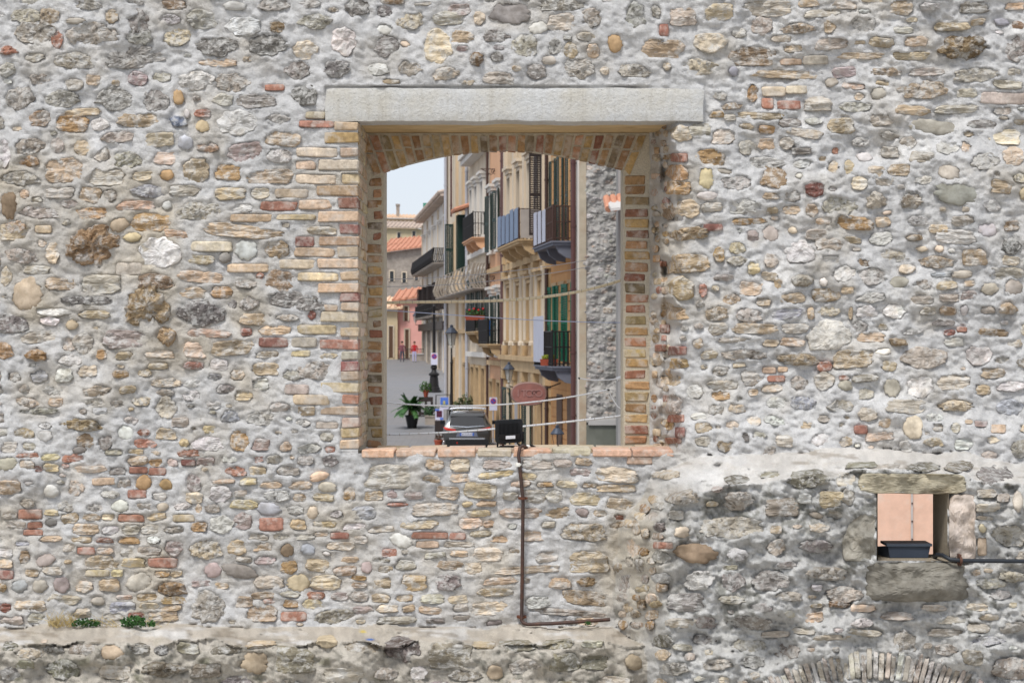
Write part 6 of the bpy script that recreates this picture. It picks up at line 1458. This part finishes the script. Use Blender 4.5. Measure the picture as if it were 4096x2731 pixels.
# scroll brackets (iron arms) on the white house
for lab, u, v, Y in (('wrought iron scroll arm high on the peach house', 1955, 676, 72), ('wrought iron scroll arm under the upper balconies of the peach house', 1955, 1105, 72)):
    sb_ = thing('scroll_arm', lab, 'bracket', at(u, v, Y)); mb = MB(); c = at(u, v, Y)
    mb.tube([c + Vector((.65, .1, 0)), c + Vector((-.35, 0, 0))], .02, 6); mb.tube([c + Vector((-.3 + .0, 0, 0)), c + Vector((.1, 0, -.25)), c + Vector((.3, .05, -.02))], .018, 6)
    mb.tube([c + Vector((.25 + (.05 + .1 * k / 14) * math.cos(k * .7), 0, -.12 + (.05 + .1 * k / 14) * math.sin(k * .7))) for k in range(15)], .016, 6); mb.build('scroll', M['iron_brown'], sb_)
# flower boxes and washing on balconies
for lab, (u, v, Y), mt in (('terracotta trough of green plants and red flowers on a balcony rail of the white house', (1905, 1262, 74), M['leaf']), ('small red trough with yellow-green plant on the lower balcony of the orange house', (2196, 1436, 52.4), paint('yellow_leaf', (150, 160, 60), .6, var=.3, scale=20))):
    c = at(u, v, Y); o = leaf_cluster('flower_box', lab, 'flower box', (c.x, c.y, c.z), .42 if u < 2000 else .22, .14, .28 if u < 2000 else .16, 220, .07, mt)
    hw = .5 if u < 2000 else .28
    mb = MB(); mb.hexa([(c.x - hw * .9, c.y - .1, c.z - .2), (c.x + hw * .9, c.y - .1, c.z - .2), (c.x + hw * .9, c.y + .1, c.z - .2), (c.x - hw * .9, c.y + .1, c.z - .2), (c.x - hw, c.y - .13, c.z), (c.x + hw, c.y - .13, c.z), (c.x + hw, c.y + .13, c.z), (c.x - hw, c.y + .13, c.z)]); mb.build('trough', M['terra'], o)
    if u < 2000:
        for k in range(4): mb = MB(); mb.lathe([(.01, 0), (.05, .03), (.04, .07), (.01, .09)], (c.x - .3 + k * .2, c.y - .05, c.z + .2 + .05 * (k % 2)), 6); mb.build('flower', paint('red_petal', (190, 40, 40), .6, var=.1), o)
for lab, nm, u0, u1, v0, v1, Y, rgb in (('blue towel hung over the balcony rail under the flower trough', 'towel', 1956, 1976, 1282, 1345, 72.5, (40, 96, 178)), ('white cloth hung beside the blue towel', 'towel', 1996, 2008, 1274, 1330, 71.5, (214, 212, 220))):
    o = thing(nm, lab, 'towel', at((u0 + u1) / 2, v1, Y)); mb = MB(); n = 8
    xs = np.linspace(PX(u0, Y), PX(u1, Y), n); vv_ = []
    for k in range(6):
        z = PZ(v0, Y) + (PZ(v1, Y) - PZ(v0, Y)) * k / 5
        for i, x in enumerate(xs): vv_.append((x, Y + .025 * math.sin(i * 1.7 + k * .2), z))
    mb.add(vv_, [(k * n + i, k * n + i + 1, (k + 1) * n + i + 1, (k + 1) * n + i) for k in range(5) for i in range(n - 1)])
    ob = mb.build('cloth', paint('cloth_' + str(rgb[0]), rgb, .9, var=.08), o, True); sm = ob.modifiers.new('thick', 'SOLIDIFY'); sm.thickness = .02
# ------------------------------------------------------------------ parked car seen from behind
def car(u, Y):
    xc = PX(u, Y); zg = street_z(Y); o = thing('parked_car', 'silver-grey estate car with roof bars parked with its tail towards the wall', 'car', (xc, Y + 2.2, zg), rz=0)
    body, nt, p = newmat('car_paint'); p.inputs['Base Color'].default_value = (.10, .099, .098, 1); p.inputs['Metallic'].default_value = .75; p.inputs['Roughness'].default_value = .32; p.inputs['Coat Weight'].default_value = .6
    plast = paint('bumper_plastic', (38, 38, 40), .6, var=.08); chrome, nt, p = newmat('car_chrome'); p.inputs['Base Color'].default_value = (.7, .7, .72, 1); p.inputs['Metallic'].default_value = 1; p.inputs['Roughness'].default_value = .25
    # body as a loft of cross-sections along the length: (y, half width low, half width belt, z belt, half width roof, z roof, z bottom)
    st = [(0.0, .80, .84, .92, .80, .95, .42), (0.06, .88, .91, .96, .85, 1.00, .30), (.16, .90, .92, .98, .74, 1.22, .26), (.40, .91, .93, .98, .67, 1.50, .24), (.62, .915, .93, .97, .65, 1.565, .24), (1.4, .92, .93, .96, .66, 1.60, .24),
          (2.3, .92, .93, .95, .65, 1.58, .24), (2.75, .92, .93, .95, .62, 1.42, .24), (3.35, .92, .92, .94, .80, 1.02, .24), (4.2, .88, .88, .86, .76, .90, .28), (4.5, .76, .76, .70, .66, .74, .34)]
    mb = MB(); k = 13; ring = []
    for (y, wl, wb, zb, wr, zr, z0) in st:
        half = [(wl * .80, z0), (wl * .97, z0 + .08), (wl, z0 + .25), (wb, (z0 + zb) / 2 + .12), (wb * .985, zb), (wr + (wb - wr) * .35, zb + (zr - zb) * .55), (wr, zr - .05), (wr * .80, zr), (0, zr + .02)]
        pts = [(xc + a, Y + y, zg + z) for a, z in half] + [(xc - a, Y + y, zg + z) for a, z in reversed(half[:-1])]
        ring.append(pts)
    n = len(ring[0])
    mb.add([p for r in ring for p in r], [(i * n + j, i * n + j + 1, (i + 1) * n + j + 1, (i + 1) * n + j) for i in range(len(st) - 1) for j in range(n - 1)] + [(i * n + n - 1, i * n, (i + 1) * n, (i + 1) * n + n - 1) for i in range(len(st) - 1)] + [tuple(range(n)), tuple(reversed([(len(st) - 1) * n + j for j in range(n)]))])
    mb.build('body', body, o, True)
    def face(name, pts, mat, th=.012, sm=False):
        mb = MB(); a, b, c = Vector(pts[0]), Vector(pts[1]), Vector(pts[2]); nn = (b - a).cross(c - a).normalized()
        if nn.y > 0: nn = -nn
        mb.poly_extrude(pts, nn * th); return mb.build(name, mat, o)
    W_ = lambda x, y, z: (xc + x, Y + y, zg + z)
    gl, nt, p = newmat('car_glass'); p.inputs['Base Color'].default_value = (.015, .016, .018, 1); p.inputs['Roughness'].default_value = .06; p.inputs['Coat Weight'].default_value = .5
    face('rear_window', [W_(-.68, .095, 1.10), W_(-.45, .068, 1.055), W_(0, .062, 1.045), W_(.45, .068, 1.055), W_(.68, .095, 1.10), W_(.60, .262, 1.37), W_(.3, .286, 1.41), W_(-.3, .286, 1.41), W_(-.60, .262, 1.37)], gl, .035)
    face('window_trim', [W_(-.68, .06, 1.05), W_(0, .022, 1.0), W_(.68, .06, 1.05), W_(.66, .062, 1.075), W_(0, .03, 1.03), W_(-.66, .062, 1.075)], chrome, .02)
    face('spoiler', [W_(-.64, .30, 1.40), W_(.64, .30, 1.40), W_(.62, .42, 1.51), W_(-.62, .42, 1.51)], body, .05)
    rl, nt, p = newmat('tail_light_red'); p.inputs['Base Color'].default_value = (.55, .03, .015, 1); p.inputs['Roughness'].default_value = .15
    for sg in (-1, 1):
        face('tail_light', [W_(sg * .90, .10, 1.02), W_(sg * .84, .04, .90), W_(sg * .42, -.005, .86), W_(sg * .42, .0, .92), W_(sg * .7, .03, .98)], rl, .035)
        mb = MB(); mb.box(xc + sg * .93, xc + sg * 1.12, Y + 2.35, Y + 2.47, zg + 1.02, zg + 1.17); mb.build('wing_mirror', M['black'], o)
        mb = MB(); mb.tube([W_(sg * .60, .75, 1.60), W_(sg * .62, 1.1, 1.645), W_(sg * .62, 2.1, 1.63), W_(sg * .60, 2.35, 1.575)], .018, 8); mb.build('roof_rail', chrome, o, True)
        for yy in (.82, 3.55):
            c = W_(sg * .80, yy, .33); mb = MB(); mb.tube([Vector(c) + Vector((-.11, 0, 0)), Vector(c) + Vector((.11, 0, 0))], .33, 24); wo = mb.build('wheel', M['black'], o, True)
            mb = MB(); mb.tube([Vector(c) + Vector((sg * .10, 0, 0)), Vector(c) + Vector((sg * .122, 0, 0))], .21, 18); mb.build('rim', chrome, wo, True)
    for yy in (.95, 1.75):
        mb = MB(); mb.tube([W_(-.70, yy, 1.68), W_(-.4, yy, 1.705), W_(.4, yy, 1.705), W_(.70, yy, 1.68)], .022, 8); mb.build('roof_bar', chrome, o, True)
    face('bumper_trim', [W_(-.66, -.012, .56), W_(.66, -.012, .56), W_(.70, -.012, .61), W_(-.70, -.012, .61)], chrome, .012)
    face('lower_bumper', [W_(-.80, .02, .34), W_(.80, .02, .34), W_(.82, .0, .54), W_(-.82, .0, .54)], plast, .045)
    face('plate_recess', [W_(-.42, -.002, .66), W_(.42, -.002, .66), W_(.36, -.002, .84), W_(-.36, -.002, .84)], paint('recess_grey', (120, 124, 140), .4, metal=.5, var=.05), .008)
    pw = face('number_plate', [W_(-.26, -.014, .70), W_(.26, -.014, .70), W_(.26, -.014, .81), W_(-.26, -.014, .81)], paint('plate_white', (206, 208, 220), .5, var=.03), .006)
    for x in (-.26, .215): face('plate_band', [W_(x, -.021, .70), W_(x + .045, -.021, .70), W_(x + .045, -.021, .81), W_(x, -.021, .81)], paint('plate_blue', (40, 92, 190), .5, var=.03), .004)
    for i in range(7):
        x = -.19 + i * .055 + (.02 if i > 1 else 0) + (.01 if i > 4 else 0)
        face('plate_character', [W_(x, -.021, .725), W_(x + .03, -.021, .725), W_(x + .03, -.021, .785), W_(x, -.021, .785)], paint('plate_ink', (110, 112, 128), .6, var=.03), .003)
    face('badge', [W_(-.035, -.012, .88), W_(.035, -.012, .88), W_(.03, -.012, .93), W_(-.03, -.012, .93)], chrome, .012)
    face('fog_reflector', [W_(-.40, -.03, .40), W_(-.36, -.03, .40), W_(-.36, -.03, .45), W_(-.40, -.03, .45)], rl, .02)
    mb = MB(); mb.bar(W_(0.0, .52, 1.56), W_(.02, .60, 1.68), .010, n=6); mb.build('antenna', M['black'], o)
    mb = MB(); mb.bar(W_(.0, .10, 1.06), W_(.38, .14, 1.10), .012, n=6); mb.build('wiper', M['black'], o)
    return o
CAR = car(1868, 65.0)
# ------------------------------------------------------------------ people in the square
def person(label, x, y, joints, radii, edges, bands, hair, face_dir=-1):
    """skinned figure: one continuous body; colour bands by height are clothes"""
    zg = street_z(y); o = thing('person', label, 'person', (x, y, zg))
    me = bpy.data.meshes.new('body'); me.from_pydata([(x + a, y + b, zg + c) for a, b, c in joints], edges, []); ob = bpy.data.objects.new('body_tmp', me); COL.objects.link(ob)
    md = ob.modifiers.new('skin', 'SKIN')
    for i, r in enumerate(radii): me.skin_vertices[0].data[i].radius = (r[0], r[1]) if isinstance(r, tuple) else (r, r)
    me.skin_vertices[0].data[0].use_root = True
    ob.modifiers.new('sub', 'SUBSURF').levels = 2; ob.modifiers['sub'].render_levels = 2
    bpy.context.view_layer.update(); m2 = bpy.data.meshes.new_from_object(ob.evaluated_get(bpy.context.evaluated_depsgraph_get())); bpy.data.objects.remove(ob)
    mats = [paint('skin_tone', (196, 148, 122), .6, var=.05)] + [b[2] for b in bands]
    m2.materials.clear(); b_o = link('body', m2, mats, o)
    for pl in m2.polygons:
        c = pl.center; h = c.z - zg; pl.use_smooth = True; pl.material_index = 0
        for i, (z0, z1, _, reach) in enumerate(bands):
            if z0 <= h < z1 and abs(c.x - x) < reach: pl.material_index = i + 1
    hd = [j for j in joints][-1]
    mb = MB(); hc = (x + hd[0], y + hd[1], zg + hd[2])
    mb.lathe([(.02, -.02), (.095, 0), (.112, .05), (.10, .10), (.06, .14), (.01, .15)], (hc[0], hc[1] + .015, hc[2] + .0), 12); mb.build('hair', hair, o, True)
    for sx in (-.035, .035): mb = MB(); mb.lathe([(.004, -.008), (.011, 0), (.004, .008)], (hc[0] + sx, hc[1] - .092, hc[2] + .0), 6); mb.build('eye', M['black'], o)
    mb = MB(); mb.hexa([(hc[0] - .014, hc[1] - .09, hc[2] - .045), (hc[0] + .014, hc[1] - .09, hc[2] - .045), (hc[0] + .012, hc[1] - .07, hc[2] - .045), (hc[0] - .012, hc[1] - .07, hc[2] - .045), (hc[0] - .006, hc[1] - .088, hc[2]), (hc[0] + .006, hc[1] - .088, hc[2]), (hc[0] + .006, hc[1] - .07, hc[2]), (hc[0] - .006, hc[1] - .07, hc[2])]); mb.build('nose', paint('skin_tone2', (190, 140, 116), .6, var=.05), o)
    return o
def figure(stride=0.12, arm=0.12, lean=0.0):
    J = [(0, 0, .95), (0, lean * .5, 1.15), (0, lean, 1.38), (0, lean, 1.50), (0, lean - .01, 1.58), (0, lean - .01, 1.66)]
    Rr = [(.155, .11), (.145, .105), (.17, .11), .06, .085, .10]; E = [(0, 1), (1, 2), (2, 3), (3, 4), (4, 5)]
    head = [J.pop(), Rr.pop()]; 
    E = [(0, 1), (1, 2), (2, 3), (3, 4)]
    for sg in (-1, 1):
        b = len(J); J += [(sg * .10, 0, .88), (sg * .11, sg * stride * .4, .50), (sg * .11, sg * stride, .08), (sg * .12, sg * stride - .13, .04)]; Rr += [.095, .065, .045, (.045, .03)]
        E += [(0, b), (b, b + 1), (b + 1, b + 2), (b + 2, b + 3)]
        b = len(J); J += [(sg * .20, lean, 1.40), (sg * .25, lean + sg * .04, 1.12), (sg * .24, lean - arm, .90), (sg * .235, lean - arm - .03, .80)]; Rr += [.06, .045, .034, (.04, .02)]
        E += [(2, b), (b, b + 1), (b + 1, b + 2), (b + 2, b + 3)]
        # fingers and thumb
        for f in range(4): J.append((sg * (.235 + .006 * (f - 1.5)), lean - arm - .05 + .022 * (f - 1.5), .72 - .008 * (1.5 - abs(f - 1.5)))); Rr.append(.009); E.append((b + 3, len(J) - 1))
        J.append((sg * .215, lean - arm - .075, .77)); Rr.append(.010); E.append((b + 3, len(J) - 1))
    J.append(head[0]); Rr.append(head[1]); E.append((4, len(J) - 1))
    return J, Rr, E
red_c, lil_c, dark_c, mau_c, shoe = paint('red_top', (176, 38, 44), .9, var=.1), paint('pale_lilac_trousers', (190, 186, 220), .9, var=.06), paint('grey_blue_trousers', (78, 80, 92), .9, var=.1), paint('mauve_top', (128, 78, 88), .9, var=.12), paint('dark_shoes', (50, 44, 42), .7)
J, Rr, E = figure(.05, .05); yq = 147.0
person('person in a red top and pale lilac trousers standing in the square', PX(1658, yq), yq, J, Rr, E, [(.93, 1.50, red_c, .40), (.09, .93, lil_c, .2), (0, .09, shoe, .3)], paint('brown_hair', (74, 40, 34), .8, var=.2))
J, Rr, E = figure(.18, .14, -.05)
person('person in a mauve top and dark grey-blue trousers walking in the square', PX(1607, yq), yq + .5, J, Rr, E, [(.93, 1.48, mau_c, .40), (.09, .93, dark_c, .2), (0, .09, shoe, .3)], paint('dark_hair', (46, 38, 36), .8, var=.2))
